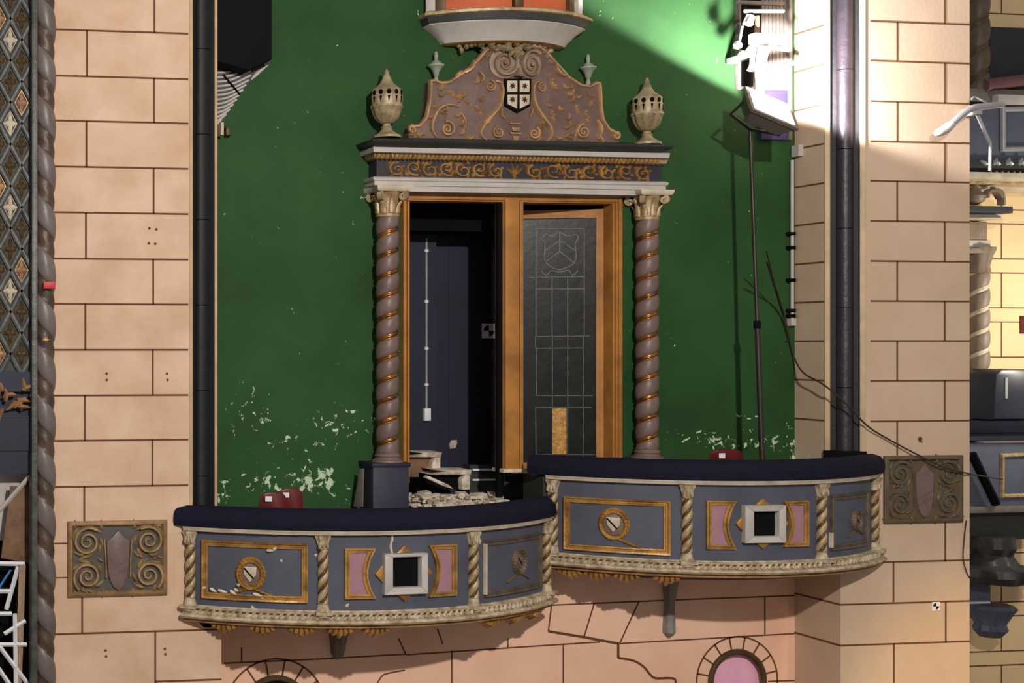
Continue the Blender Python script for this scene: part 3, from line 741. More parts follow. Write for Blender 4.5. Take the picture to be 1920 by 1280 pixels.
# ================================================================== BALCONIES
def backd(u): return DF if (u < UL or u > UR) else 0
def planslab(mb, S, o0, z0, o1, z1, n=40, m=0, ext=0, over=0.0):
    """slab between the bowed front and the wall behind; o0/o1 are how far the front stands out at z0/z1"""
    vs = []
    for i in range(n + 1):
        a = S.s0 - ext + (S.s1 - S.s0 + 2 * ext) * i / n
        p0, p1 = S.map(a, o0, z0), S.map(a, o1, z1)
        b0, b1 = backd(p0[0]) + .003, backd(p1[0]) + .003
        vs += [p0, p1, (p1[0], min(p1[1], -b1), z1) if -p1[1] < b1 else (p1[0], -b1, z1), (p0[0], -b0, z0)]
        if -p0[1] < b0: vs[-4] = (p0[0], -b0, z0)
        if -p1[1] < b1: vs[-3] = (p1[0], -b1, z1)
    fs = [(0, 1, 2, 3), (4 * n + 3, 4 * n + 2, 4 * n + 1, 4 * n)]
    for i in range(n):
        b = 4 * i
        for k in range(4): fs.append((b + k, b + 4 + k, b + 4 + (k + 1) % 4, b + (k + 1) % 4))
    mb.add(vs, fs, m)
def spathe(S, mb, a0, a1, prof, n=60, m=0):
    """moulding profile (out, z) along the bowed front"""
    k = len(prof); vs = []
    for i in range(n + 1):
        a = a0 + (a1 - a0) * i / n
        for o, z in prof: vs.append(S.map(a, o, z))
    fs = [tuple(range(k)), tuple(range(n * k, n * k + k))[::-1]]
    for i in range(n):
        for e in range(k):
            g = (e + 1) % k; fs.append((i * k + e, (i + 1) * k + e, (i + 1) * k + g, i * k + g))
    mb.add(vs, fs, m)
def wreath(par, S, a, z, r, full=1, dim=False):
    mb = MB()
    mb.sweep([(a + r * .86 * math.cos(f), z + r * math.sin(f)) for f in [2 * PI * k / 32 for k in range(32)]], half(r * .34, .018), S, True)
    for k in range(22):
        f = 2 * PI * k / 22
        if full == 0 and 3.4 < f < 5.0: continue
        for q in (.86, 1.08): mb.blob(a + r * q * .88 * math.cos(f), z + r * q * math.sin(f), r * .50, r * .28, .030, f + (1.9 if f < PI / 2 or f > 1.5 * PI else -1.9), S)
    for sx in (1, -1):
        if full == 0 and sx == -1: continue
        for k in range(5): mb.blob(a + sx * r * (.25 + .3 * k), z - r * (1.02 + .12 * k), r * .5, r * .26, .018, -.7 * 1 if sx > 0 else PI + .7, S, 0, 0, sx * .8)
    wr = obj('wreath', mb, GOLD if not dim else PLAQ2, par)
    n = 28; mb = MB(); mb.poly([(a + r * .7 * math.cos(2 * PI * k / n), z + r * .8 * math.sin(2 * PI * k / n)) for k in range(n)], 0, .010, .003, S); obj('medallion', mb, TAUPE, wr)
    q = r * .48
    mb = MB(); mb.poly([(a - q, z + q), (a - q * .9, z - q * .1), (a - q * .1, z - q * 1.15), (a + q * .8, z - q * .1), (a + q * .85, z + q)], .009, .020, .004, S); s_ = obj('shield', mb, CREAM if not dim else TAUPE, wr)
    mb = MB(); mb.sweep([(a - q * .9, z + q * .85), (a + q * .45, z - q * .65)], rect(q * .2, .004), S, o=.02); obj('shield_bend', mb, VOID, s_)
def rectframe(mb, S, a0, a1, z0, z1, wd=.042, th=.028, gaps=None):
    prof = [(-wd / 2, -.002), (-wd / 2, th), (-wd * .2, th * .8), (-wd * .12, th * .3), (wd * .12, th * .3), (wd * .25, th * .6), (wd * .5, th * .55), (wd / 2, -.002)]
    pts = subdiv([(a0, z0), (a1, z0), (a1, z1), (a0, z1)], .08, True)
    mb.sweep(pts, prof, S, True)
def balcony(A, B, sag, zr, zm, postpx, spec, label, sidepad):
    S = arc(A, B, sag); a0, a1 = S.s0, S.s1; S.s0 -= .0
    mid = S.pt(0)
    t = thing('balcony', (mid[0], -mid[1] * .4, zm), label, 'balcony')
    # parapet wall
    mb = MB(); mb.box(a0, a1, -.09, 0, zm + .02, zr - .01, S, 60); par = obj('parapet', mb, BLUE, t)
    # pad
    n = 10; prof = [(-.16, zr + .012), (-.17, zr + .05), (-.14, zr + .13), (-.06, zr + .155), (.0, zr + .155), (.045, zr + .135), (.07, zr + .095), (.075, zr + .05), (.065, zr + .012)]
    mb = MB(); spathe(S, mb, a0 - sidepad[0], a1 + sidepad[1], prof, 70)
    e = obj('velvet_rail', mb, NAVY, t); e['label'] = 'dark navy velvet covered handrail'
    mb = MB(); spathe(S, mb, a0 - .01, a1 + .01, [(-.12, zr - .012), (.03, zr - .024), (.045, zr - .02), (.05, zr - .004), (.056, zr + .003), (.056, zr + .014), (-.12, zr + .014)]); obj('cream_rail', mb, CREAM, t)
    # base mouldings
    mb = MB(); spathe(S, mb, a0 - .01, a1 + .01, [(-.12, zm - .01), (.085, zm - .01), (.095, zm + .004), (.085, zm + .018), (.05, zm + .024), (.045, zm + .062), (.02, zm + .072), (.018, zm + .078), (-.12, zm + .08)]); bm_ = obj('base_moulding', mb, CREAMD, t)
    mb = MB(); spathe(S, mb, a0, a1, [(.03, zm + .027), (.0475, zm + .027), (.0475, zm + .058), (.03, zm + .058)], 60, 1); k = int((a1 - a0) / .046)
    for i in range(k):
        a = a0 + (i + .5) * (a1 - a0) / k
        mb.sweep([(a - .011, zm + .026), (a + .011, zm + .060)], [(-.010, -.002), (-.009, .012), (0, .020), (.009, .012), (.010, -.002)], S, False, 0, None, .045)
    o = obj('rope_beads', mb, [CREAMD, OLIVE], bm_)
    mb = MB(); spathe(S, mb, a0, a1, [(-.1, zm - .045), (.03, zm - .045), (.055, zm - .035), (.04, zm - .022), (.06, zm - .010), (-.1, zm - .010)]); obj('gilt_lip', mb, GOLDT, t)
    mb = MB()
    SO = arc(A, B, sag)
    planslab(mb, SO, -.10, zm - .03, -.085, zm + .02); obj('balcony_floor', mb, SIDE, t)
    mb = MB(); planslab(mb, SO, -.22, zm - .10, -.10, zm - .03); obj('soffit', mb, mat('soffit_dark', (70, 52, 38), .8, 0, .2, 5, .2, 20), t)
    # hanging carved leaves
    for px in spec['leaves']:
        mb = MB(); a = S.S(px); zt_ = zm - .02
        for k in range(-2, 3):
            dn = .095 - .016 * abs(k)
            mb.sweep([(a + k * .024, zt_ + .01), (a + k * .032, zt_ - dn * .4, .014), (a + k * .038, zt_ - dn * .8, .010), (a + k * .041, zt_ - dn * 1.1, -.012)], half(.044, .05), S, False, 0, [.7, 1.15, 1.1, .45], -.045)
        obj('carved_leaf', mb, GOLD, t)
    # little twisted posts
    posts = [a0 + .03, S.S(postpx[1]), S.S(postpx[2]), a1 - .03]
    for i, a in enumerate(posts):
        o_ = .012; c = S.map(a, o_, 0)
        z0, z1 = zm + .075, zr - .025
        mb = MB(); mb.twist((c[0], c[1]), .040, z0 + .055, z1 - .095, .095, 1, 2, 24, .34, .24); po = obj('post', mb, [CREAMG, OLIVE], t, 60)
        mb = MB(); mb.lathe((c[0], c[1], z1 - .10), [(.030, 0), (.040, .008), (.034, .016), (.034, .03), (.044, .07), (.052, .088), (.054, .10)], 16, 0, lambda r, z, f: r * (1 + .12 * math.cos(f * 8) * (z > .02)))
        f0 = math.atan2(*S.nr(a))
        for sx in (-1, 0, 1):
            mb.blob(a + sx * .028, z1 - .085, .07, .028, .012, PI / 2 + sx * .25, S, .048, 0, 0)
        obj('post_capital', mb, CREAMD, po)
        mb = MB(); mb.lathe((c[0], c[1], z0 - .02), [(.052, 0), (.054, .018), (.046, .03), (.042, .05), (.036, .07), (.040, .078)], 16)
        mb.box(a - .055, a + .055, .03, .085, zm + .055, zm + .078, S, 2); mb.lathe((c[0], c[1] , zm + .012), [(.02, 0), (.045, .01), (.066, .03), (.06, .045)], 16)
        obj('post_base', mb, CREAMD, po)
    # panel 1
    def Z_(px, py): return S.at(px, py)[1]
    x0, x1, y0, y1, wx, wy, wr_ = spec['p1']
    mb = MB(); xm = (x0 + x1) / 2
    rectframe(mb, S, S.S(x0 + 4), S.S(x1 - 4), Z_(xm, y1), Z_(xm, y0)); fo = obj('panel_frame', mb, GOLD, t)
    wreath(t, S, *S.at(wx, wy), wr_ * 1.18, spec.get('wf', 1))
    # panel 2
    for (x0, x1, y0, y1, sd) in spec['pink']:
        xm = (x0 + x1) / 2; zb_, zt_ = Z_(xm, y1), Z_(xm, y0); a, b = S.S(x0), S.S(x1); w_ = b - a; h_ = zt_ - zb_
        inn = .26 * w_
        pts = []
        if sd > 0:   # hollow side on the right
            pts = [(a, zt_), (a, zb_)] + [(b - inn * math.sin(PI * k / 10), zb_ + h_ * k / 10) for k in range(11)]
        else:
            pts = [(b, zb_), (b, zt_)] + [(a + inn * math.sin(PI * k / 10), zt_ - h_ * k / 10) for k in range(11)]
        q = inset(pts, .018)
        mb = MB(); mb.poly(q, -.002, .010, 0, S); pn = obj('pink_panel', mb, PINK, t)
        mb = MB(); mb.sweep(q, [(-.018, -.002), (-.018, .026), (-.006, .024), (-.003, .012), (.003, .012), (.006, .02), (.018, .018), (.018, -.002)], S, True); obj('gilt_frame', mb, GOLD, pn)
    x0, x1, y0, y1, ix0, ix1, iy0, iy1 = spec['sq']; xm = (x0 + x1) / 2
    a, b = S.S(x0), S.S(x1); zb_, zt_ = Z_(xm, y1), Z_(xm, y0); ia, ib, izb, izt = S.S(ix0), S.S(ix1), Z_(xm, iy1), Z_(xm, iy0)
    mb = MB()
    for q in ([(a, zb_), (b, zb_), (ib, izb), (ia, izb)], [(b, zb_), (b, zt_), (ib, izt), (ib, izb)], [(b, zt_), (a, zt_), (ia, izt), (ib, izt)], [(a, zt_), (a, zb_), (ia, izb), (ia, izt)]): mb.poly(q, -.03, .055, .004, S)
    sq = obj('square_frame', mb, GREYW if True else CREAM, t); sq['label'] = 'grey white square frame round a dark opening'
    mb = MB(); mb.poly([(ia - .01, izb - .01), (ib + .01, izb - .01), (ib + .01, izt + .01), (ia - .01, izt + .01)], -.02, .004, 0, S); obj('dark_opening', mb, VOID, sq)
    ac, zc_ = (a + b) / 2, (zb_ + zt_) / 2; r_ = spec['dr']
    for dx, dz in ((0, 1), (0, -1), (1, 0), (-1, 0)):
        if dx: cxx, czz = (b if dx > 0 else a), zc_
        else: cxx, czz = ac, (zt_ if dz > 0 else zb_)
        mb = MB(); e = r_
        if dx: pts = [(cxx, czz - e), (cxx + dx * e * .9, czz), (cxx, czz + e)]
        else: pts = [(cxx - e, czz), (cxx, czz + dz * e * .9), (cxx + e, czz)]
        if (dx < 0) or (dz > 0): pts = pts[::-1]
        mb.poly(pts, -.002, .022, .006, S); obj('gilt_point', mb, GOLD, t)
    # panel 3, frame and wreath in darker colours standing in for shade
    x0, x1, y0, y1, wx, wy, wr_ = spec['p3']; xm = (x0 + x1) / 2
    mb = MB(); rectframe(mb, S, S.S(x0 + 3), S.S(x1 - 3), Z_(xm, y1), Z_(xm, y0), .036, .024); o = obj('panel_frame', mb, mat('frame_shaded' + str(x0), (110, 96, 76), .5, .2, .2, 12, .1, 50, (76, 66, 54)), t); o['label'] = 'brown panel frame with shade put into its colour'
    wreath(t, S, *S.at(wx, wy), wr_, 1, True)
    a = S.S(x0); zb_, zt_ = Z_(xm, y1), Z_(xm, y0 if spec.get('wf', 1) else (y0 + y1) / 2 + 18)
    mb = MB(); mb.bevbox(a - .006, a + .008, .0, .030, zb_, zt_, .004, S); obj('panel_edge_strip', mb, CREAM, t)
    return t, S
Bl, SL = balcony((U(350, .5), .5), (U(1023, .33), .33), .52, -1.295, -1.925, (350, 605, 885, 1023),
    dict(leaves=(420, 492, 565, 638, 706, 925, 968, 1004), p1=(381, 575, 1021, 1120, 470, 1075, .088), pink=((645, 703, 1027, 1122, 1), (802, 853, 1020, 1117, -1)),
         sq=(716, 795, 1036, 1112, 731, 783, 1042, 1099), dr=.062, p3=(907, 1013, 1012, 1106, 972, 1052, .085)), 'lower blue-grey bowed balcony on the left with cream twisted posts and gold framed panels', (.07, .05))
Br, SRr = balcony((U(1030, .30), .30), (U(1637, .5), .5), .55, -.985, -1.64, (1030, 1287, 1537, 1637),
    dict(leaves=(1068, 1118, 1175, 1250), p1=(1060, 1254, 940, 1030, 1151, 982, .09), wf=0, pink=((1323, 1378, 938, 1029, 1), (1467, 1512, 938, 1024, -1)),
         sq=(1390, 1464, 946, 1016, 1406, 1452, 957, 1004), dr=.055, p3=(1555, 1626, 930, 1022, 1604, 975, .07)), 'upper blue-grey bowed balcony on the right with cream twisted posts', (.14, .05))
# damaged plaster drips on the left balcony
mb = MB(); a, z = SL.at(734, 997); mb.sweep(smooth([(a, z), (a + .005, z - .05), (a - .006, z - .10), (a + .004, z - .15)], 5), half(.018, .010), SL); obj('plaster_run', mb, CREAM, Bl)
for px, py, l in ((395, 1102, .05), (410, 1105, .06), (432, 1106, .05), (445, 1097, .03), (475, 1112, .06), (490, 1120, .02), (500, 1031, .05), (512, 1030, .03), (590, 1042, .02), (437, 1122, .03), (470, 1137, .03), (648, 1137, .03), (450, 1147, .02), (345, 1110, .02), (525, 1050, .02), (440, 1103, .03), (380, 1102, .03)):
    mb = MB(); a, z = SL.at(px, py); mb.blob(a, z, l * 1.1, .026, .012, random.uniform(-.6, .8), SL, .018 if 370 < px < 520 and 1095 < py < 1116 or 1025 < py < 1035 else 0); obj('plaster_chip', mb, CREAM, Bl)
# end return of the right balcony and dark gap between the two
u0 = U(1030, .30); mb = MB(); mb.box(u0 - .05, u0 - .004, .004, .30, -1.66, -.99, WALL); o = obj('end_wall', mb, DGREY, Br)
# pendant brackets under each balcony
def pendant(S, px, zm, pyb, lab, M, par, wk=1.0):
    u = U(px, .1); zb_ = Z(px, pyb, .06)
    mb = MB(); z1 = zm - .06
    lv = [(z1, .20 * wk, .50 * wk), (z1 - .10, .17 * wk, .40 * wk), (z1 - (z1 - zb_) * .55, .10 * wk, .22 * wk), (zb_ + .04, .045, .07), (zb_, .012, .03)]
    vs = []
    for z, hw, d in lv: vs += [(u - hw, -.003, z), (u - hw * .8, -d * .8, z), (u, -d, z), (u + hw * .8, -d * .8, z), (u + hw, -.003, z)]
    fs = [tuple(range(5)), tuple(range(20, 25))]
    for j in range(4):
        for k in range(5): fs.append((5 * j + k, 5 * j + (k + 1) % 5, 5 * j + 5 + (k + 1) % 5, 5 * j + 5 + k))
    mb.add(vs, fs); o = obj('pendant_bracket', mb, M, par); return o
pendant(SL, 640, -1.925, 1238, '', SIDE, Bl, .6)
pendant(SRr, 1266, -1.64, 1196, '', mat('bracket_grey', (140, 134, 128), .6, 0, .15, 9), Br, .32)
# ================================================================== SMALL ORIEL AT THE TOP
oA, oB = (U(812, .12), .12), (U(1118, .12), .12)
def oriel_level(hw, dd, z): return hw, dd, z
ori = thing('oriel', (U(963, .1), 0, Z(963, 84, .2)), 'small bowed oriel with pale grey cove above the pediment', 'oriel')
uc_ = U(963, .2)
def oloft(nm, levels, M, m2=None):
    mb = MB(); n = 30; vs = []
    for hw, de, sg, z in levels:
        S = arc((uc_ - hw, de), (uc_ + hw, de), sg)
        for i in range(n + 1): vs.append(S.map(S.s0 + (S.s1 - S.s0) * i / n, 0, z))
        vs += [(uc_ + hw, -.003, z), (uc_ - hw, -.003, z)]
    k = n + 3; fs = [tuple(range(k)), tuple(range((len(levels) - 1) * k, len(levels) * k))[::-1]]
    for j in range(len(levels) - 1):
        for i in range(k): fs.append((j * k + i, j * k + (i + 1) % k, (j + 1) * k + (i + 1) % k, (j + 1) * k + i))
    mb.add(vs, fs); return obj(nm, mb, M, ori)
zO = lambda py: Z(963, py, .38)
hw = (U(1120, .14) - U(806, .14)) / 2
oloft('oriel_shelf', [(hw - .02, .13, .25, zO(22)), (hw, .14, .26, zO(20)), (hw, .14, .26, zO(15)), (hw - .02, .13, .25, zO(12))], CREAMG)
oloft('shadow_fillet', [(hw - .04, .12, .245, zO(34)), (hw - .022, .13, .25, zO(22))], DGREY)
oloft('cove', [(hw * .72, .07, .18, zO(68)), (hw * .76, .08, .19, zO(60)), (hw * .83, .095, .21, zO(48)), (hw * .93, .115, .235, zO(36)), (hw * .935, .115, .235, zO(33.5))], GREYW)
oloft('gilt_fillet', [(hw * .70, .06, .17, zO(70)), (hw * .722, .07, .182, zO(67.5))], GOLD)
So = arc((uc_ - hw * .58, .05), (uc_ + hw * .58, .05), .14)
mb = MB()
for k in range(34):
    a = So.s0 + (So.s1 - So.s0) * (k + .5) / 34; mb.blob(a, zO(71) - random.uniform(0, .02), .05, .045, .06, random.uniform(0, 6.3), So, -.03, 0, random.uniform(-.8, .8))
for k in range(14): mb.blob(random.uniform(-.1, .1), zO(76) - random.uniform(0, .05), .06, .04, .06, random.uniform(0, 6), So, -.02, 0, .7)
obj('carved_drop', mb, URNM, ori)
Sw = arc((uc_ - hw * .9, .05), (uc_ + hw * .9, .05), .2)
mb = MB()
for fa, fb in ((-.82, -.06), (.08, .72)): mb.box(Sw.s1 * fa, Sw.s1 * fb, -.02, 0, zO(12), zO(-80), Sw, 12)
obj('orange_board', mb, ORANGE, ori)
for f in (-.97, -.86, 0.01, .78, .97):
    mb = MB(); a = Sw.s1 * f; mb.bevbox(a - .035, a + .035, -.03, .03, zO(12), zO(-80), .006, Sw); obj('oriel_post', mb, GREYW if abs(f) > .9 else OLIVE, ori)
mb = MB(); a = Sw.s1 * .875; mb.box(a - .07, a + .07, -.03, -.005, zO(12), zO(-80), Sw, 2)
obj('carved_panel', mb, VOID, ori)
mb = MB()
for k in range(8): mb.blob(a + random.uniform(-.05, .05), zO(10) + random.uniform(.0, .18), .06, .02, .02, random.uniform(0, 6), Sw, -.005, 0, 1)
obj('carved_spray', mb, CREAM, ori)
mb = MB()
for k in range(30):
    a = Sw.s0 + (Sw.s1 - Sw.s0) * random.random(); mb.blob(a, zO(13), .05, .03, .03, random.uniform(-.4, .4), Sw, .04 + random.uniform(-.02, .03))
obj('crumbled_plaster', mb, DUST, ori)
# ================================================================== RELIEF PLAQUES ON THE PIERS
def plaque(px0, px1, py0, py1, lab, MG, MS, MF, seed, fade=1.0):
    S = SF; u0, u1 = U(px0, DF), U(px1, DF); pm = (px0 + px1) / 2; z1, z0 = Z(pm, py0, DF), Z(pm, py1, DF)
    t = thing('relief_plaque', ((u0 + u1) / 2, -DF, z0), lab, 'plaque', 'carved relief plaques on the piers')
    mb = MB(); mb.box(u0 + .02, u1 - .02, .001, .012, z0 + .02, z1 - .02, S); obj('plaque_ground', mb, MG, t)
    mb = MB(); mb.sweep([(u0 + .02, z0 + .02), (u1 - .02, z0 + .02), (u1 - .02, z1 - .02), (u0 + .02, z1 - .02)], [(-.022, .001), (-.022, .02), (-.006, .03), (.006, .03), (.02, .012), (.02, .001)], S, True); obj('plaque_border', mb, MF, t)
    W_, H_ = u1 - u0, z1 - z0; uc, zc = (u0 + u1) / 2, (z0 + z1) / 2
    rnd = random.Random(seed); th = .026 * fade
    for sx in (-1, 1):
        for sz in (-1, 1):
            mb = MB()
            cx_, cz_ = uc + sx * W_ * .31, zc + sz * H_ * .23
            p = spiral(cx_, cz_, W_ * .15, .01, 2.2, PI / 2 * sz + PI * .2 * sx, sx * sz, 46, 1)
            mb.sweep(p, half(.024, th * 1.25), S, False, 0, [1.3 - .6 * i / 46 for i in range(47)], .010)
            for k in range(7):
                f = k * 2 * PI / 7 + rnd.random(); mb.blob(cx_ + W_ * .13 * math.cos(f), cz_ + W_ * .13 * math.sin(f), .08, .032, th * 1.2, f + sx * sz * 1.1, S, .01, 0, .8 * sx * sz)
            mb.blob(uc + sx * W_ * .44, zc + sz * H_ * .42, .06, .03, th, rnd.random() * 6, S, .01, 0, 1)
            mb.blob(uc + sx * W_ * .16, zc + sz * H_ * .40, .07, .03, th, PI / 2 - sx * .6 + (PI if sz < 0 else 0), S, .01, 0, sx)
            obj('relief_scroll', mb, MS, t)
        mb = MB()
        for k in range(5): mb.blob(uc + sx * W_ * (.2 + .05 * k), zc + rnd.uniform(-.03, .03), .06, .022, th, rnd.random() * 6, S, .01, 0, .8)
        p = smooth([(uc + sx * W_ * .14, zc + H_ * .27), (uc + sx * W_ * .125, zc), (uc + sx * W_ * .12, zc - H_ * .25)])
        mb.sweep(p, half(.014, th), S, False, 0, None, .01); obj('relief_leaf', mb, MS, t)
    mb = MB(); q = [(0, .38), (.055, .30), (.118, .24), (.115, .05), (.108, -.14), (.085, -.28), (.05, -.38), (0, -.43), (-.05, -.38), (-.085, -.28), (-.108, -.14), (-.115, .05), (-.118, .24), (-.055, .30)]
    mb.poly([(uc + a * W_, zc + b * H_) for a, b in q][::-1], .010, .032, .012, S); sh_ = obj('plaque_shield', mb, TAUPE, t)
    mb = MB()
    for dz in (0, -.10): mb.sweep([(uc - .09 * W_, zc + (-.14 + dz) * H_), (uc + .1 * W_, zc + (-.02 + dz) * H_)], half(.008, .006), S, False, 0, None, .030)
    obj('shield_crease', mb, TAUPE2, sh_)
plaque(127, 312, 976, 1116, 'carved gilt scroll plaque with taupe shield on the left pier', PLAQ, PLAQG, mat('plaque_rim', (150, 116, 78), .5, .1, .2, 10, .2, 40, (112, 84, 54)), 3)
plaque(1656, 1802, 854, 979, 'dull brown relief plaque with worn shield on the right pier', PLAQ2, mat('plaque_worn', (106, 92, 72), .5, .1, .2, 12, .3, 40), PLAQ2, 5, .7)
# ================================================================== THINGS IN AND AROUND THE DOORWAY
def target(px, py, d, s, lab):
    u, z = PW(px, py, d); S = flat(d)
    t = thing('survey_target', (u, -d, z - s / 2), lab, 'survey target', 'black and white survey targets')
    mb = MB(); mb.box(u - s / 2, u + s / 2, .001, .005, z - s / 2, z + s / 2, S); obj('target_card', mb, WHITE, t)
    mb = MB(); r = s * .38
    for q in (0, 1):
        f0 = PI / 2 + q * PI
        mb.poly([(u, z)] + [(u + r * math.cos(f0 + PI / 2 * k / 8), z + r * math.sin(f0 + PI / 2 * k / 8)) for k in range(9)] if q else [(u, z)] + [(u + r * math.cos(f0 + PI / 2 * k / 8), z + r * math.sin(f0 + PI / 2 * k / 8)) for k in range(9)], .004, .007, 0, S)
    obj('target_mark', mb, VOID, t)
target(916, 620, -.895, .125, 'black and white survey target on the navy wall inside the doorway')
target(1754, 1136, DF, .068, 'small black and white survey target low on the right pier')
# light conduit and switch
S7 = flat(-.78); u, z1 = PW(799, 446, -.775); z0 = Z(799, 765, -.775)
t = thing('wall_conduit', (u, .78, z0 - .1), 'white surface conduit with switch box on the navy passage wall', 'conduit')
mb = MB(); mb.box(u - .007, u + .007, .001, .014, z0, z1, S7); obj('conduit_pipe', mb, STEEL, t)
for y in (470, 565, 653, 721):
    z = Z(799, y, -.775); mb = MB(); mb.bevbox(u - .016, u + .014, .001, .024, z - .012, z + .012, .004, S7); obj('conduit_clip', mb, WHITE, t)
mb = MB(); mb.bevbox(u - .028, u + .028, .001, .04, z0 - .105, z0, .006, S7); obj('switch_box', mb, WHITE, t)
# strip lights
for y, nm in ((880, 'upper white strip on the rubble-strewn passage floor'), (899, 'lower white strip on the rubble-strewn passage floor')):
    S = flat(-.55); a0, a1 = U(885, -.55), U(934, -.55); z = Z(910, y, -.55)
    mb = MB(); mb.bevbox(a0, a1, 0, .02, z - .008, z + .008, .004, S); o = tag(obj('white_strip', mb, WHITE), nm.replace('white strip', 'white edge strip of a step beside the plaster steps').replace(' on the rubble-strewn passage floor', ' in the doorway'), 'strip', 'white strips in the doorway')
mb = MB(); S = flat(-.57); mb.box(U(880, -.56), U(1000, -.56), -.1, .015, dzb + .005, Z(910, 872, -.55), S); tag(obj('dark_step', mb, DGREY), 'dark step carrying two white edge strips in the doorway', 'step')
# broken steps
def step(px0, px1, py0, py1, d, lab, hol):
    S = flat(d); u0, u1 = U(px0, d), U(px1, d); pm = (px0 + px1) / 2; z1, z0 = Z(pm, py0, d), Z(pm, py1, d)
    z0 = max(z0, dzb + .004)
    t = thing('broken_step', ((u0 + u1) / 2, -d, z0), lab, 'step', 'broken plaster steps inside the doorway')
    mb = MB(); mb.poly([(u0, z1 - .035), (u1, z1 - .04), (u1 + .01, z1), (u0 + .02, z1 + .004), (u0 + (u1 - u0) * .4, z1 - .006)], -.22, .01, .008, S); obj('step_tread', mb, DUST, t)
    mb = MB(); mb.poly([(u1 - .07, z0), (u1 - .005, z0), (u1 - .0, z1 - .04), (u1 - .05, z1 - .04), (u1 - .075, (z0 + z1) / 2)], -.2, .004, .006, S); obj('step_side', mb, DUST, t)
    mb = MB(); mb.box(u0, u1 - .06, -.22, -.06, z0, z1 - .036, S); obj('step_core', mb, hol, t)
step(770, 826, 848, 895, -.40, 'higher broken plaster step at the left jamb inside the doorway', WOOD)
step(808, 882, 881, 918, -.24, 'lower broken plaster step in the middle of the doorway', VOID)
# rubble
mb = MB(); rnd = random.Random(11)
for k in range(420):
    u = rnd.uniform(du0 + .04, U(944, -.05)); d = rnd.uniform(-.34, .06); s_ = rnd.uniform(.010, .026) if k % 6 else rnd.uniform(.035, .055)
    hh = .075 * max(0, 1 - ((d + .12) / .24) ** 2) * rnd.random(); c = Vector((u, -d, dzb + s_ * .4 + hh)); ps = []
    for q in range(8):
        sg = ((q & 1) * 2 - 1, ((q >> 1) & 1) * 2 - 1, ((q >> 2) & 1) * 2 - 1); ps.append(tuple(c + Vector([sg[i] * s_ * rnd.uniform(.4, 1.1) * (1, 1, .45)[i] for i in range(3)])))
    mb.add(ps, [(0, 1, 3, 2), (4, 6, 7, 5), (0, 4, 5, 1), (2, 3, 7, 6), (0, 2, 6, 4), (1, 5, 7, 3)])
tag(obj('plaster_rubble', mb, DUST), 'heap of broken pale plaster rubble across the doorway floor', 'rubble', None, 'stuff')
mb = MB(); n = 6; S = flat(-.12); u0, u1 = U(800, -.1), U(842, -.1); z = Z(820, 905, -.1)
mb.poly([(u0, z + .04), (u0 + .02, z + .055), (u1, z - .015), (u1 + .04, z - .05), (u1 - .02, z - .035)], -.05, .01, .003, S); tag(obj('plaster_slab', mb, DUST), 'tilted slab of fallen plaster leaning on the lower doorway step', 'plaster slab')
mb = MB(); mb.box(du0 + .01, du1 - .01, -.2, .06, dzb - .10, dzb - .002); struct('trim_3', mb, WOOD, 'doorway threshold')
mb = MB(); a, z = PW(850, 832, -.895); mb.poly([(a - .03, z - .04), (a + .02, z - .035), (a + .035, z + .01), (a + .03, z + .035), (a - .02, z + .03), (a - .035, z)], .001, .005, 0, S9); tag(obj('paper_scrap', mb, DUST), 'pale scrap of paper stuck low on the navy passage wall', 'paper scrap')
# grey flap leaning at the pedestal
mb = MB(); Sq = line(U(662, .10), .02, U(684, .16), .22, .1); mb.poly([Sq.at(664, 950), Sq.at(681, 950), Sq.at(683, 878), Sq.at(677, 878)], 0, .012, .003, Sq); tag(obj('torn_board', mb, SIDE), 'torn grey board leaning against the left pedestal', 'board')
# ================================================================== CHAIRS
def chair(px0, px1, pyt, d, fl, lab, rot=0):
    u0, u1 = U(px0, d), U(px1, d); uc, W_ = (u0 + u1) / 2, (u1 - u0); zt_ = Z((px0 + px1) / 2, pyt, d)
    t = thing('chair', (uc, -d, fl), lab, 'chair', 'red plastic chairs behind the balcony rails')
    S = arc((uc - W_ / 2, d), (uc + W_ / 2, d), .05); L_ = S.s1
    pts = [(-L_ * .9, zt_ - .34), (L_ * .9, zt_ - .34), (L_, zt_ - .12), (L_ * .86, zt_ - .035), (L_ * .55, zt_ - .004), (0, zt_), (-L_ * .55, zt_ - .004), (-L_ * .86, zt_ - .035), (-L_, zt_ - .12)]
    mb = MB(); mb.poly(pts, -.014, .008, .006, S); bk = obj('backrest', mb, RED, t)
    mb = MB(); a = -L_ * .35; mb.box(a - .022, a + .022, .007, .010, zt_ - .068, zt_ - .03, S); st_ = obj('sticker', mb, WHITE, bk)
    seat = fl + .42; mb = MB(); hs = W_ * .48
    S2 = flat(d); mb.poly([(uc - hs, seat - .03), (uc + hs, seat - .03), (uc + hs, seat), (uc - hs, seat)], -.18, -.004, .008, S2); obj('seat', mb, RED, t)
    for sx in (-1, 1):
        for dd in (-.02, -.165):
            mb = MB(); top = (zt_ - .3 if dd == -.02 else seat - .03)
            mb.tube([(uc + sx * hs * .9, -(d + dd), fl), (uc + sx * hs * .86, -(d + dd), top)], .012, 8); obj('leg', mb, PIPE, t)
    return t
chair(484, 536, 921, .42, PF, 'left one of two red chairs behind the lower left balcony rail')
chair(517, 567, 914, .215, PF, 'right one of two red chairs behind the lower left balcony rail')
chair(1325, 1392, 841, .36, -1.619, 'lone red chair behind the upper right balcony rail')
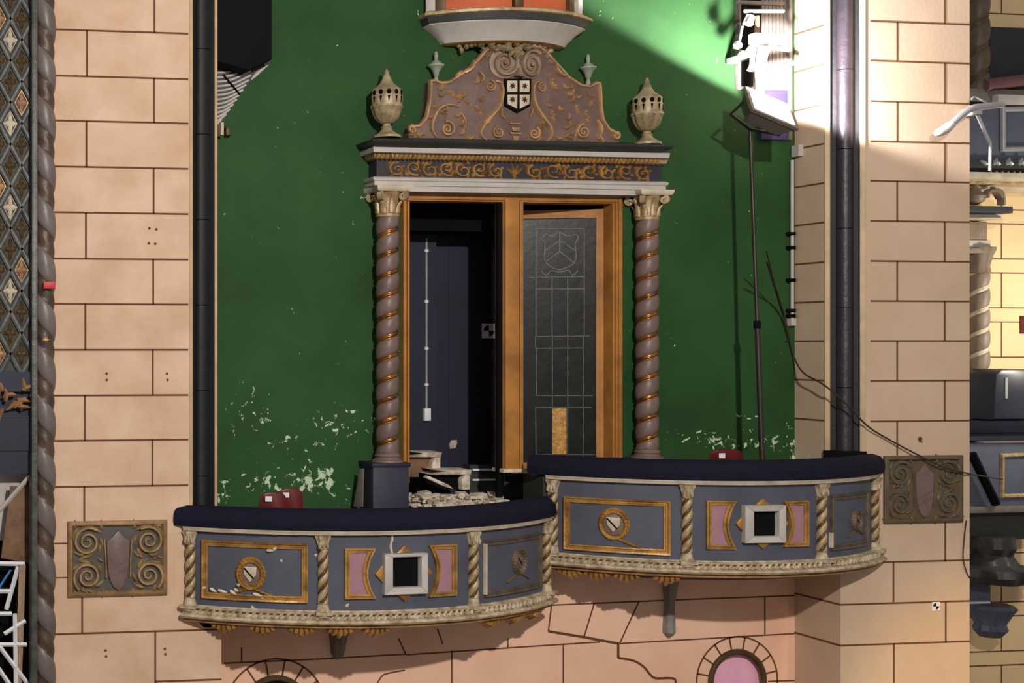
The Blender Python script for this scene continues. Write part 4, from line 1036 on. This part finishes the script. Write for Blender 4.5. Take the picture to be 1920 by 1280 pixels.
# ================================================================== LEFT TOP BOX AND BROKEN LATH
S = WALL; mb = MB()
pb = [PW(402, 114, .2), PW(412, 116, .2), PW(466, 131, .2), PW(510, 111, .2), PW(510, -200, .2), PW(402, -200, .2)]
mb.poly(pb, .002, .20, .006); bx = tag(obj('black_cabinet', mb, mat('cabinet_black', (13, 15, 18), .8, 0, .15, 2, spec=.12)), 'large black cabinet hung on the green wall in the top left corner', 'cabinet')
mb = MB(); mb.poly([PW(380, 120, .02), PW(405, 245, .02), PW(415, 240, .02), PW(432, 200, .02), (PW(462, 160, .02)), PW(500, 128, .02), PW(500, 110, .02), PW(380, 110, .02)][::1], .001, .012)
t = thing('broken_lath', (U(440, .0), -.01, Z(440, 240, 0)), 'patch of exposed white lath under the black cabinet', 'exposed lath')
obj('lath_recess', mb, DGREY, t)
edge = lambda y: 412 + (1 - ((y - 128) / 108)) ** .8 * 78 if y > 128 else 490
for k in range(13):
    y = 133 + k * 8.4; xe = min(470, edge(min(y, 235))); mb = MB()
    mb.sweep(smooth([PW(395, y + 4, .02), PW((395 + xe) / 2, y, .02), PW(xe, y - 10 - (xe - 412) * .12, .02)], 4), half(.020, .012), WALL, False, 0, None, .012); obj('lath_strip', mb, GREYW, t)
mb = MB(); mb.sweep(smooth([PW(470, 150, 0), PW(485, 135, 0), PW(503, 122, 0)]), half(.03, .02), WALL, False, 0, [.4, .6, .8, 1, 1.1, 1.2, 1.1, .9, .8, .6, .5, .3, .2], .005); obj('torn_edge', mb, GREYW, t)
mb = MB(); mb.sweep(smooth([PW(418, 140, .02), PW(435, 160, .02), PW(450, 178, .02)]), half(.018, .01), WALL, False, 0, None, .02); obj('lath_wire', mb, VOID, t)
mb = MB(); mb.pbox(414, 229, 420, 253, 0, .01, .10, 0, .004); tag(obj('wall_bracket', mb, CREAM), 'small cream bracket at the pier edge below the broken lath', 'bracket')
mb = MB(); mb.pbox(424, 238, 434, 254, 0, .001, .06, 0, .01); tag(obj('junction_plug', mb, OLIVE), 'small dark brown plug on the green wall below the broken lath', 'plug')
# ================================================================== FLOODLIGHT, POLE, CABLES, VENT
dl = .70
def P3(px, py, d): u, z = PW(px, py, d); return Vector((u, -d, z))
g0 = P3(1446, 203, dl)
av = math.radians(20); be = math.radians(50)
wd_ = Vector((math.cos(av), 0, -math.sin(av)))
nv = Vector((math.sin(av) * math.cos(be), -math.sin(be), math.cos(av) * math.cos(be))).normalized()
hv = nv.cross(wd_).normalized(); wd_ = hv.cross(nv).normalized()
t = thing('floodlight', tuple(g0 - nv * .14), 'lit work floodlight on a pole, glaring up at the stone reveal', 'floodlight')
def obox(c, hx, hy, n0, n1, tap=1.0):
    vs = []
    for nn, k in ((n0, tap), (n1, 1)):
        for sx, sy in ((-1, -1), (1, -1), (1, 1), (-1, 1)): vs.append(tuple(c + wd_ * (sx * hx * k) + hv * (sy * hy * k) + nv * nn))
    return vs, [(0, 1, 2, 3), (7, 6, 5, 4), (0, 4, 5, 1), (1, 5, 6, 2), (2, 6, 7, 3), (3, 7, 4, 0)]
mb = MB(); mb.add(*obox(g0, .19, .14, -.13, -.012, .72)); obj('lamp_housing', mb, LAMPH, t)
mb = MB()
for (cx_, cy_, hx, hy) in ((0, .133, .20, .014), (0, -.133, .20, .014), (.19, 0, .014, .125), (-.19, 0, .014, .125)): mb.add(*obox(g0 + wd_ * cx_ + hv * cy_, hx, hy, -.014, .010))
obj('lamp_rim', mb, LAMPH, t)
mb = MB(); mb.add(*obox(g0, .178, .120, -.010, .004)); obj('lamp_glass', mb, mat('lamp_glass', (255, 246, 255), .3, emit=14), t)
mb = MB(); mb.tube([g0 + wd_ * -.21 + nv * -.04, g0 + wd_ * -.215 + nv * -.17, g0 + wd_ * 0 + nv * -.22, g0 + wd_ * .215 + nv * -.17, g0 + wd_ * .21 + nv * -.04], .012, 8); obj('yoke', mb, PIPE, t)
l = bpy.data.lights.new('floodlight_beam', 'SPOT'); l.spot_size = PI * .97; l.spot_blend = .12; l.shadow_soft_size = .05; l.energy = 620; l.color = (1, .96, 1)
lo = bpy.data.objects.new('floodlight_beam', l); sc.collection.objects.link(lo); lo.location = g0 + nv * .03 + Vector((0, -.02, .06)); nl = Vector((math.sin(.42), -.18, math.cos(.42))).normalized(); lo.rotation_euler = nl.to_track_quat('-Z', 'Y').to_euler()
# pole
pb0, pb1 = P3(1436, 1030, .66), g0 - nv * .22; pb0.z = -1.615
t = thing('light_stand', tuple(pb0), 'thin dark upright pole carrying the floodlight, standing in the right balcony', 'light stand')
mb = MB(); mb.tube([pb0, pb0 + (pb1 - pb0) * .55], .020, 10); obj('lower_tube', mb, PIPE, t)
mb = MB(); mb.tube([pb0 + (pb1 - pb0) * .54, pb1], .014, 10); obj('upper_tube', mb, PIPE, t)
mb = MB(); q = pb0 + (pb1 - pb0) * .545; mb.lathe(tuple(q - Vector((0, 0, .03))), [(.024, 0), (.026, .01), (.026, .05), (.022, .06)], 12); obj('collar', mb, VOID, t)
for k in range(3):
    f = k * 2 * PI / 3 + .5; mb = MB(); mb.tube([pb0 + Vector((0, 0, .3)), pb0 + Vector((.22 * math.cos(f), .14 * math.sin(f), .012))], .010, 8); obj('leg', mb, PIPE, t)
cb = [P3(1438, 490, .67), P3(1447, 520, .45), P3(1462, 570, .12), P3(1475, 615, .05), P3(1490, 672, .05), P3(1508, 700, .25), P3(1535, 715, .42), P3(1556, 730, .52), P3(1590, 760, .56), P3(1625, 797, .56), P3(1660, 820, .54), P3(1720, 852, .56), P3(1770, 876, .57), P3(1819, 888, .53), P3(1880, 898, .2)]
mb = MB(); mb.tube(smooth([tuple(p) for p in cb], 5), .0065, 6); tag(obj('slack_cable', mb, CABLE), 'thin dark cable drooping from the pole across the right pier', 'cable')
cb = [P3(1812, 975, .52), P3(1808, 1010, .52), P3(1806, 1045, .52), P3(1812, 1070, .52), P3(1819, 1085, .5)]
mb = MB(); mb.tube(smooth([tuple(p) for p in cb], 5), .004, 6); tag(obj('hanging_wire', mb, CABLE), 'short thin wire curving down the right edge of the right pier', 'wire')
cb = [P3(1437, 470, .67), P3(1452, 530, .35), P3(1470, 590, .08), P3(1480, 632, .03), P3(1474, 640, .03)]
mb = MB(); mb.tube(smooth([tuple(p) for p in cb], 5), .005, 6); tag(obj('pole_tie', mb, CABLE), 'second dark cable tied from the pole to the wall conduit', 'cable')
# wall conduit by the reveal
u, z1 = PW(1487, 300, .04); z0 = Z(1487, 597, .04)
t = thing('corner_conduit', (u, -.03, z0 - .06), 'pale vertical conduit at the right edge of the green wall', 'conduit')
mb = MB(); mb.tube([(u, -.03, z0), (u, -.03, z1)], .014, 10); obj('conduit_pipe', mb, GREYW, t)
for y in (438, 464, 525, 582, 592):
    z = Z(1487, y, .04); mb = MB(); mb.bevbox(u - .035, u + .02, .001, .05, z - .014, z + .014, .004); obj('conduit_clamp', mb, VOID, t)
mb = MB(); mb.bevbox(u - .025, u + .022, .001, .055, z0 - .06, z0, .008); obj('conduit_end_box', mb, GREYW, t)
# vent / access panel behind the lamp
t = thing('vent_panel', (U(1432, .03), -.01, Z(1432, 168, .03)), 'dark louvred vent recess at the top right of the green wall', 'vent')
mb = MB(); mb.pbox(1387, -90, 1483, 165, 0, .002, .015); obj('vent_back', mb, VOID, t)
mb = MB()
for x in range(1428, 1482, 7): mb.pbox(x, -90, x + 5.6, 166, 0, .012, .022)
obj('ribbed_board', mb, SIDE, t)
mb = MB()
for a, b, c, e in ((1385, -90, 1390, 168), (1480, -90, 1486, 262)): mb.pbox(a, b, c, e, 0, .002, .05, 0, .003)
mb.pbox(1385, 2, 1470, 8, 0, .02, .06); mb.pbox(1385, 163, 1483, 168, 0, .002, .035); mb.pbox(1390, -20, 1470, -12, 0, .02, .06)
obj('vent_frame', mb, SIDE, t)
mb = MB(); mb.pbox(1428, 168, 1481, 262, 0, .002, .03, 0, .004); tag(obj('purple_panel', mb, PURPLE), 'purple panel on the wall right behind the floodlight', 'panel')
mb = MB(); z = Z(1500, 283, .06); mb.box(UR - .045, UR - .001, .02, .10, z - .045, z + .045); tag(obj('junction_box', mb, GREYW), 'small white junction box at the corner below the floodlight', 'junction box')
# metal bracket in front of the vent, floodlight glare painted in as white
t = thing('lamp_bracket', tuple(P3(1418, 175, .30)), 'metal bracket with arms above the floodlight, glare painted in as white', 'bracket')
mb = MB(); a, b = P3(1417, 180, .3), P3(1420, 30, .3); mb.tube([a, b], .018, 8); obj('upright', mb, WOOD, t)
mb = MB(); mb.tube([P3(1425, 183, .34), P3(1424, 130, .34), P3(1432, 90, .34)], [.03, .035, .045], 10); obj('sleeve', mb, GREYW, t)
mb = MB(); mb.tube([P3(1396, 21, .3), P3(1469, 21, .3)], .014, 8); obj('shelf_bar', mb, WHITE, t)
mb = MB(); mb.pbox(1416, 62, 1477, 82, .28, 0, .08, 0, .01); obj('cross_block', mb, GREYW, t)
mb = MB(); mb.tube([P3(1420, 84, .32), P3(1479, 94, .32)], .016, 8); obj('lower_bar', mb, WHITE, t)
mb = MB(); mb.pbox(1408, 96, 1422, 106, 0, .02, .31); obj('wall_mount', mb, STEEL, t)
mb = MB(); mb.tube([P3(1425, 140, .32), P3(1486, 118, .2)], [.028, .022], 8); obj('brace_arm', mb, WHITE, t)
mb = MB(); mb.tube(smooth([tuple(p) for p in (P3(1402, 28, .3), P3(1392, 50, .3), P3(1386, 82, .3))]), .009, 6); mb.lathe(tuple(P3(1383, 92, .3)), [(.005, 0), (.03, .01), (.035, .035), (.02, .06)], 10); obj('hanging_lead', mb, WHITE, t)
mb = MB(); mb.tube(smooth([tuple(p) for p in (P3(1422, 75, .3), P3(1405, 92, .3), P3(1396, 104, .3), P3(1388, 100, .3))]), [.014] * 5 + [.02] * 8 + [.03] * 6, 8); mb.tube([P3(1411, 88, .3), P3(1410, 122, .3), P3(1408, 132, .3)], [.012, .02, .03], 8); obj('cable_bundle', mb, WHITE, t)
mb = MB(); mb.tube([P3(1408, 30, .3), P3(1402, 45, .3)], [.03, .04], 8); obj('clamp', mb, GREYW, t)
# flared pipe by the right pier
cb = [P3(1880, 196, .60), P3(1840, 200, .62), P3(1822, 203, .63), P3(1803, 216, .64), P3(1785, 232, .65), P3(1768, 245, .65), P3(1754, 250, .65)]
pp = smooth([tuple(p) for p in cb], 4); n = len(pp); mb = MB()
t = thing('flared_pipe', pp[0], 'grey bent pipe with flared end in front of the right pier top', 'pipe')
mb.tube(pp[:17], .026, 10); obj('pipe_arm', mb, STEEL, t)
mb_ = MB(); z = Z(1812, 208, .6); mb_.box(ur1 - .07, ur1 - .02, .001, .14, z - .03, z + .03, SF); obj('pipe_mount', mb_, STEEL, t)
mb = MB(); mb.tube(pp[16:], [.030, .034, .036, .036, .034, .034, .032, .026, .018][:n - 16], 10); obj('pipe_mouth', mb, GREYW, t)
mb = MB(); mb.tube(smooth([tuple(p) for p in (P3(1821, 186, .6), P3(1828, 182, .6), P3(1845, 190, .6), P3(1870, 200, .55))]), .007, 6); mb.tube([P3(1826, 200, .6), P3(1856, 268, .6)], .013, 8); mb.tube([P3(1857, 266, .6), P3(1856, 320, .6)], .011, 8); obj('stay_rod', mb, STEEL, t)
# ================================================================== FAR LEFT: ROPE MOULDING, LATTICE, STORED THINGS
dR = .52
mb = MB(); up, zt_ = PW(84, 640, dR); ub = U(76, dR)
mb.twist((U(83, dR), -.53), .082, ZB, ZT, .352, -1, 1, 36, .46, .20, tilt=-0.0)
t = thing('rope_moulding', (U(83, dR), -.53, ZB), 'thick twisted rope moulding running up the left side of the left pier', 'rope moulding')
obj('rope', mb, [ROPEM, ROPEG], t, 60)
mb = MB(); a = U(64, .56); mb.bevbox(a - .022, a + .022, -.1, .03, ZB, ZT, .008, flat(.56)); obj('edge_strip', mb, LATT, t)
mb = MB(); mb.pbox(82, 528, 104, 541, .62, 0, .03, 0, .004); tag(obj('red_tape', mb, mat('red_tape', (190, 34, 44), .5)), 'small red tape wrapped on the rope moulding at the left pier', 'tape')
zl0 = Z(30, 702, .5); uE = U(62, .5) - .01
t = thing('lattice_panel', (uE - .4, -.5, zl0), 'grey diamond lattice panel with white and gilt rosettes at the far left', 'lattice')
S = flat(.50); mb = MB(); mb.box(uE - 1.2, uE, -.06, 0, zl0, ZT, S); obj('lattice_ground', mb, DGREY, t)
p0 = PW(19, 75, .5); dx = (U(40, .5) - U(-2, .5)) ; dz = Z(19, 75, .5) - Z(19, 153.4, .5)
mb = MB()
def clipseg(a, b):
    (x0, y0), (x1, y1) = a, b; ts = [0., 1.]
    for lo, hi, p, q in ((uE - 1.2, uE, x0, x1), (zl0, ZT, y0, y1)):
        if abs(q - p) < 1e-9: continue
        t0, t1 = (lo - p) / (q - p), (hi - p) / (q - p)
        if t0 > t1: t0, t1 = t1, t0
        ts = [max(ts[0], t0), min(ts[1], t1)]
    if ts[0] >= ts[1]: return None
    return [(x0 + (x1 - x0) * t_, y0 + (y1 - y0) * t_) for t_ in ts]
for sg in (1, -1):
    for k in range(-60, 60):
        c0 = (p0[0], p0[1] + dz / 2 + k * dz)
        q = clipseg((c0[0] - 2, c0[1] - sg * 2 * dz / dx), (c0[0] + 2, c0[1] + sg * 2 * dz / dx))
        if q: mb.sweep(q, [(-.018, -.002), (-.018, .016), (-.008, .022), (.008, .022), (.018, .016), (.018, -.002)], S)
obj('lattice_bars', mb, LATT, t)

for col in range(-3, 4):
    for r in range(-14, 12):
        x = p0[0] + col * dx / 2; z = p0[1] - (r + (.5 if col % 2 else 0)) * dz
        if not (uE - 1.2 < x < uE - .02 and zl0 + .03 < z < ZT - .1): continue
        which = 0 if (col % 2 == 0 and r % 2 == 0) else (1 if (r * 3 + col) % 4 == 0 else 2)
        mbq = MB()
        for k in range(4):
            f = k * PI / 2
            ll = .085 if k % 2 else .046
            mbq.blob(x, z, ll, .036 if k % 2 else .05, .018, f, S)
        mbq.sweep([(x + dx * .30 * math.cos(f), z + dz * .30 * math.sin(f)) for f in (0, PI / 2, PI, 1.5 * PI)], half(.008, .010), S, True)
        obj('rosette', mbq, (CREAM, GOLDT, OLIVE)[which], t)
mb = MB(); mb.box(uE - 1.2, uE, 0, .05, zl0 - .12, zl0 + .02, S); obj('bottom_rail', mb, NAVYW, t)
mb = MB()
for k in range(26): mb.blob(uE - .02 - random.random() * .42, zl0 - .08 - random.uniform(0, .16), .10, .04, .05, random.uniform(0, 6.3), S, .045, 0, random.uniform(-1, 1))
obj('gilt_foliage', mb, GOLDT, t)
mb = MB(); z1, z0 = Z(25, 780, .5), Z(25, 888, .5); mb.box(uE - 1.2, uE, -.08, .0, z0, z1 + .17, S); zz_ = Z(25, 850, .5)
fb = tag(obj('navy_fascia', mb, NAVYW), 'navy painted fascia board below the lattice at the far left', 'fascia')
mb = MB(); mb.box(uE - 1.2, uE, 0, .012, zz_ + .02, z1, S); mb.box(uE - 1.2, uE, 0, .02, z1 - .01, z1 + .004, S); obj('upper_board', mb, NAVYW, fb)
mb = MB(); mb.box(uE - 1.2, uE, -.3, -.2, Z(25, 1012, .3), Z(25, 888, .5), S); tag(obj('pale_board', mb, GREYW), 'pale grey board behind the brown plank at the far left', 'board')
Sb = flat(.42)
mb = MB(); mb.poly([PW(2, 1046, .42), PW(54, 1056, .42), PW(55, 912, .42), PW(20, 912, .42)], -.03, 0, .005, Sb); tag(obj('wooden_plank', mb, WOOD), 'brown wooden board propped under the navy fascia at the far left', 'board')
mb = MB(); mb.box(uE - 1.2, uE, -.3, -.25, ZB, Z(25, 1012, .3), S); tag(obj('dark_backing', mb, VOID), 'dark recess backing behind the stacked ladders at the far left', 'backing')
# ladders and sticks
def lad(nm, lab, segs, M, r=.014, cat='ladder', d=.44, names=None):
    a = segs[0][0]; t = thing(nm, tuple(P3(a[0], a[1], d)), lab, cat)
    for i, (p, q) in enumerate(segs):
        mb = MB(); A_, B_ = P3(p[0], p[1], d), P3(q[0], q[1], d); mb.tube([A_, B_], r, 4 if r > .01 else 8); obj(names[i] if names else 'rail', mb, M, t)
    return t
lad('white_ladder', 'white ladder frame standing upright at the far left bottom', [((-6, 1056), (46, 1057)), ((34, 1062), (12, 1142)), ((-8, 1108), (22, 1108)), ((-8, 1056), (-8, 1190))], WHITE, .016, names=['rung', 'rail', 'rung', 'rail'])
lad('timber_batten', 'pale timber batten upright beside the white ladder', [((42, 1058), (34, 1300))], mat('pale_timber', (176, 146, 118), .7, 0, .1, 8), .024, 'batten', .46)
lad('blue_stick', 'short blue rod leaning across the white ladder', [((-6, 1108), (20, 1068))], mat('blue_plastic', (60, 130, 190), .4), .008, 'rod', .47)
lad('scrap_timber', 'tumbled white slats lying low in the far left corner', [((-8, 1150), (22, 1150)), ((8, 1188), (48, 1163)), ((-5, 1206), (60, 1292)), ((-10, 1242), (30, 1300)), ((28, 1150), (30, 1290)), ((-5, 1208), (50, 1208))], WHITE, .015, 'slats', .48, names=['slat'] * 6)
lad('grey_pole', 'grey diagonal pole above the brown board at the far left', [((-10, 968), (56, 892))], GREYW, .016, 'pole', .46)
# ================================================================== FAR BAY ON THE RIGHT
def Pf(px, py, d=-3.8): return P3(px, py, d)
def fbox(nm, M, par, px0, py0, px1, py1, o0, o1, b=.01, d=-4.0):
    mb = MB(); mb.pbox(px0, py0, px1, py1, d, o0, o1, 0, b); return obj(nm, mb, M, par)
def fthing(nm, px, py, lab, cat, d=-3.8): return thing(nm, tuple(Pf(px, py, d)), lab, cat)
# lower twisted column, entablature
u = U(1836, -3.75)
t = fthing('far_column', 1836, 798, 'distant taupe twisted column seen past the right pier', 'column', -3.75)
mb = MB(); mb.twist((u, 3.75), .105, Z(1836, 800, -3.75), Z(1836, 512, -3.75), .235, 1, 1, 30, .2, .16); obj('shaft', mb, [FART, CREAM], t, 60)
mb = MB(); mb.lathe((u, 3.75, Z(1836, 512, -3.75)), [(.09, 0), (.11, .02), (.10, .08), (.13, .2), (.16, .26), (.16, .29)], 20, 0, lambda r, z, f: r * (1 + .06 * math.cos(8 * f))); obj('capital', mb, FART, t)
t = fthing('far_entablature', 1850, 465, 'distant grey and white cornice above the far twisted column', 'cornice')
for nm, M, a in (('architrave', GREYW, (1700, 449, 1858, 464, 0, .32)), ('frieze', FART, (1700, 414, 1852, 449, 0, .30)), ('corona', GREYW, (1700, 398, 1878, 409, 0, .50)), ('cornice_cap', DGREY, (1700, 385, 1900, 398, 0, .6)), ('abacus', FART, (1700, 464, 1866, 474, 0, .38))): fbox(nm, M, t, *a)
mb = MB(); mb.add(*(lambda v: ([tuple(x) for x in v], [(0, 1, 2, 3), (7, 6, 5, 4), (0, 4, 5, 1), (1, 5, 6, 2), (2, 6, 7, 3), (3, 7, 4, 0)]))([Pf(1700, 413, -3.5), Pf(1858, 413, -3.5), Pf(1858, 413, -3.95), Pf(1700, 413, -3.95), Pf(1700, 408, -3.4), Pf(1880, 408, -3.4), Pf(1880, 408, -3.95), Pf(1700, 408, -3.95)])); obj('cove', mb, CREAM, t)
t = fthing('far_urn', 1848, 385, 'small distant carved scroll ornaments on the far cornice', 'ornament', -3.5)
mb = MB(); S = flat(-3.5)
a, z = PW(1853, 372, -3.5); mb.sweep(spiral(a, z, .11, .06, .5, 0.0, -1, 14), half(.05, .08), S); a, z = PW(1866, 370, -3.5); mb.sweep(smooth([(a - .07, z + .09), (a + .02, z + .06), (a + .05, z - .03), (a + .05, z - .09)]), half(.06, .08), S)
obj('scroll', mb, FART, t)
mb = MB(); u, z = PW(1828, 384, -3.5); mb.lathe((u, 3.5, z), [(.03, 0), (.09, .04), (.11, .1), (.06, .15), (.03, .2), (.01, .24)], 14); obj('finial_knob', mb, FART, t)
# far upper oriel / balcony
t = fthing('far_oriel', 1870, 350, 'distant cream and grey oriel at the top right edge', 'oriel')
for nm, M, a in (('cream_shelf', CREAM, (1700, 322, 1990, 336, 0, .7)), ('carved_band', CREAMG, (1700, 327, 1990, 345, 0, .55)), ('cream_cove', CREAM, (1700, 345, 1970, 353, 0, .40)), ('grey_front', FARG, (1700, 200, 1990, 318, 0, .62)), ('grey_cap', SIDE, (1700, 166, 1990, 190, 0, .6)), ('pale_block', GREYW, (1872, 178, 1990, 196, 0, .68)), ('dark_sill', DGREY, (1700, 298, 1990, 316, 0, .66))): fbox(nm, M, t, *a)
mb = MB(); S = flat(-3.37); q = [PW(*p, -3.37) for p in ((1880, 205), (1880, 280), (1990, 276), (1990, 202))]; mb.sweep(q, half(.06, .03), S, True); obj('front_frame', mb, STEEL, t)
mb = MB(); S = flat(-3.34)
for k in range(7): mb = MB(); a, z = PW(1850 + k * 12, 309, -3.34); mb.blob(a, z, .10, .05, .03, .6 if k % 2 else 2.2, S, 0, 0, .8); obj('carved_ornament', mb, STEEL, t)
for k in range(8): mb = MB(); a, z = PW(1848 + k * 11, 339, -3.45); mb.blob(a, z, .14, .05, .05, .5, flat(-3.45), 0, 0, 1); obj('carved_scroll', mb, CREAM, t)
mb = MB(); mb.pbox(1856, 52, 2010, 157, -4, .0, .5, 0, .02); tag(obj('black_speaker_cabinet', mb, mat('far_black', (40, 38, 44), .6)), 'black speaker cabinet high at the top right edge', 'speaker')
mb = MB(); mb.tube([Pf(1846, 160, -3.4), Pf(2000, 140, -3.4)], .07, 10); tag(obj('maroon_rail', mb, mat('maroon', (104, 70, 70), .6)), 'maroon padded rail under the far black speaker cabinet', 'rail')
u = U(1836, -3.5)
t = fthing('dark_twisted_column', 1836, 175, 'dark twisted column at the top beside the right pier edge', 'column', -3.5)
mb = MB(); mb.twist((u, 3.5), .105, Z(1836, 172, -3.5), 4.6, .30, 1, 1, 24, .2, .18); obj('shaft', mb, [mat('dark_umber', (92, 76, 62), .5, 0, .2, 5, .2, 15), OLIVE], t, 60)
# far balcony
t = fthing('far_balcony', 1880, 960, 'distant blue-grey balcony seen at the right edge behind the pier', 'balcony')
for nm, M, a in (('padded_rail', NAVY, (1700, 790, 1990, 812, 0, .75)), ('pale_band', FARG, (1700, 812, 1990, 826, 0, .6)), ('cream_line', GREYW, (1845, 826, 1990, 830, 0, .64)), ('front', FARG, (1700, 830, 1990, 950, 0, .62)), ('base_moulding', SIDE, (1700, 950, 1990, 962, 0, .68)), ('under_beam', DGREY, (1700, 962, 1990, 1012, 0, .5)),):
    fbox(nm, M, t, *a)
mb = MB(); S = flat(-3.38); q = [PW(*p, -3.38) for p in ((1878, 854), (1878, 930), (1990, 926), (1990, 850))]; mb.sweep(q, half(.05, .03), S, True); obj('panel_frame', mb, CREAMG, t)
mb = MB(); mb.tube([Pf(1822, 850, -3.3), Pf(1868, 945, -3.3)], .045, 6); obj('dark_strut', mb, VOID, t)
t = fthing('far_corbel', 1850, 1190, 'distant dark carved corbel with white fillets below the far balcony', 'corbel')
for nm, M, a in (('corbel_fillet', WHITE, (1700, 1083, 1886, 1089, 0, .6)), ('corbel_body', FARG, (1700, 1089, 1858, 1130, 0, .40)), ('lower_fillet', WHITE, (1700, 1130, 1858, 1136, 0, .45))): fbox(nm, M, t, *a)
mb = MB(); u = U(1828, -3.7)
mb.lathe((u, 3.5, Z(1828, 1186, -3.7)), [(.10, 0), (.16, .08), (.14, .14), (.20, .26), (.24, .32), (.20, .36)], 54, 0, lambda r, z, f: r * (1 + .08 * math.cos(9 * f))); obj('fluted_drop', mb, FARG, t)
mb = MB(); mb.lathe((u, 3.5, Z(1828, 1083, -3.7)), [(.36, 0), (.42, .08), (.40, .16), (.26, .2), (.2, .3), (.24, .38), (.22, .5)], 56, 0, lambda r, z, f: r * (1 + .07 * math.cos(7 * f + z * 20))); obj('carved_bracket', mb, mat('far_dark', (56, 54, 56), .45, 0, .2, 6, .4, 12), t)
# black loudspeaker on the far balcony rail
t = fthing('loudspeaker', 1895, 790, 'rounded dark loudspeaker standing on the far balcony rail', 'speaker', -3.4)
S = flat(-3.55)
u0, z0 = PW(1864, 790, -3.3); u1, z1 = PW(1960, 692, -3.3)
mb = MB(); mb.poly([(u0, z0 + .02), (u1, z0 + .02), (u1 - .02, z1 - .06), (u1 - .1, z1), (u0 + .10, z1), (u0 + .03, z1 - .05), (u0 + .01, z1 - .25)], -.2, .25, .03, S); b_ = obj('speaker_body', mb, mat('speaker_blue_black', (44, 48, 58), .35), t)
mb = MB(); mb.box(u0 + .13, u0 + .16, .249, .26, z0 + .25, z0 + .48, S); obj('speaker_handle', mb, STEEL, b_)
mb = MB(); mb.pbox(1914, 592, 1960, 625, -4, .001, .02); tag(obj('red_sign', mb, RED), 'red sign edge on the far pale wall at the right border', 'sign')
# lower surroundings so nothing stands in a void
mb = MB(); mb.box(-6, 20, -4.2, 9, ZB - .1, ZB, WALL); struct('floor', mb, WOOD)
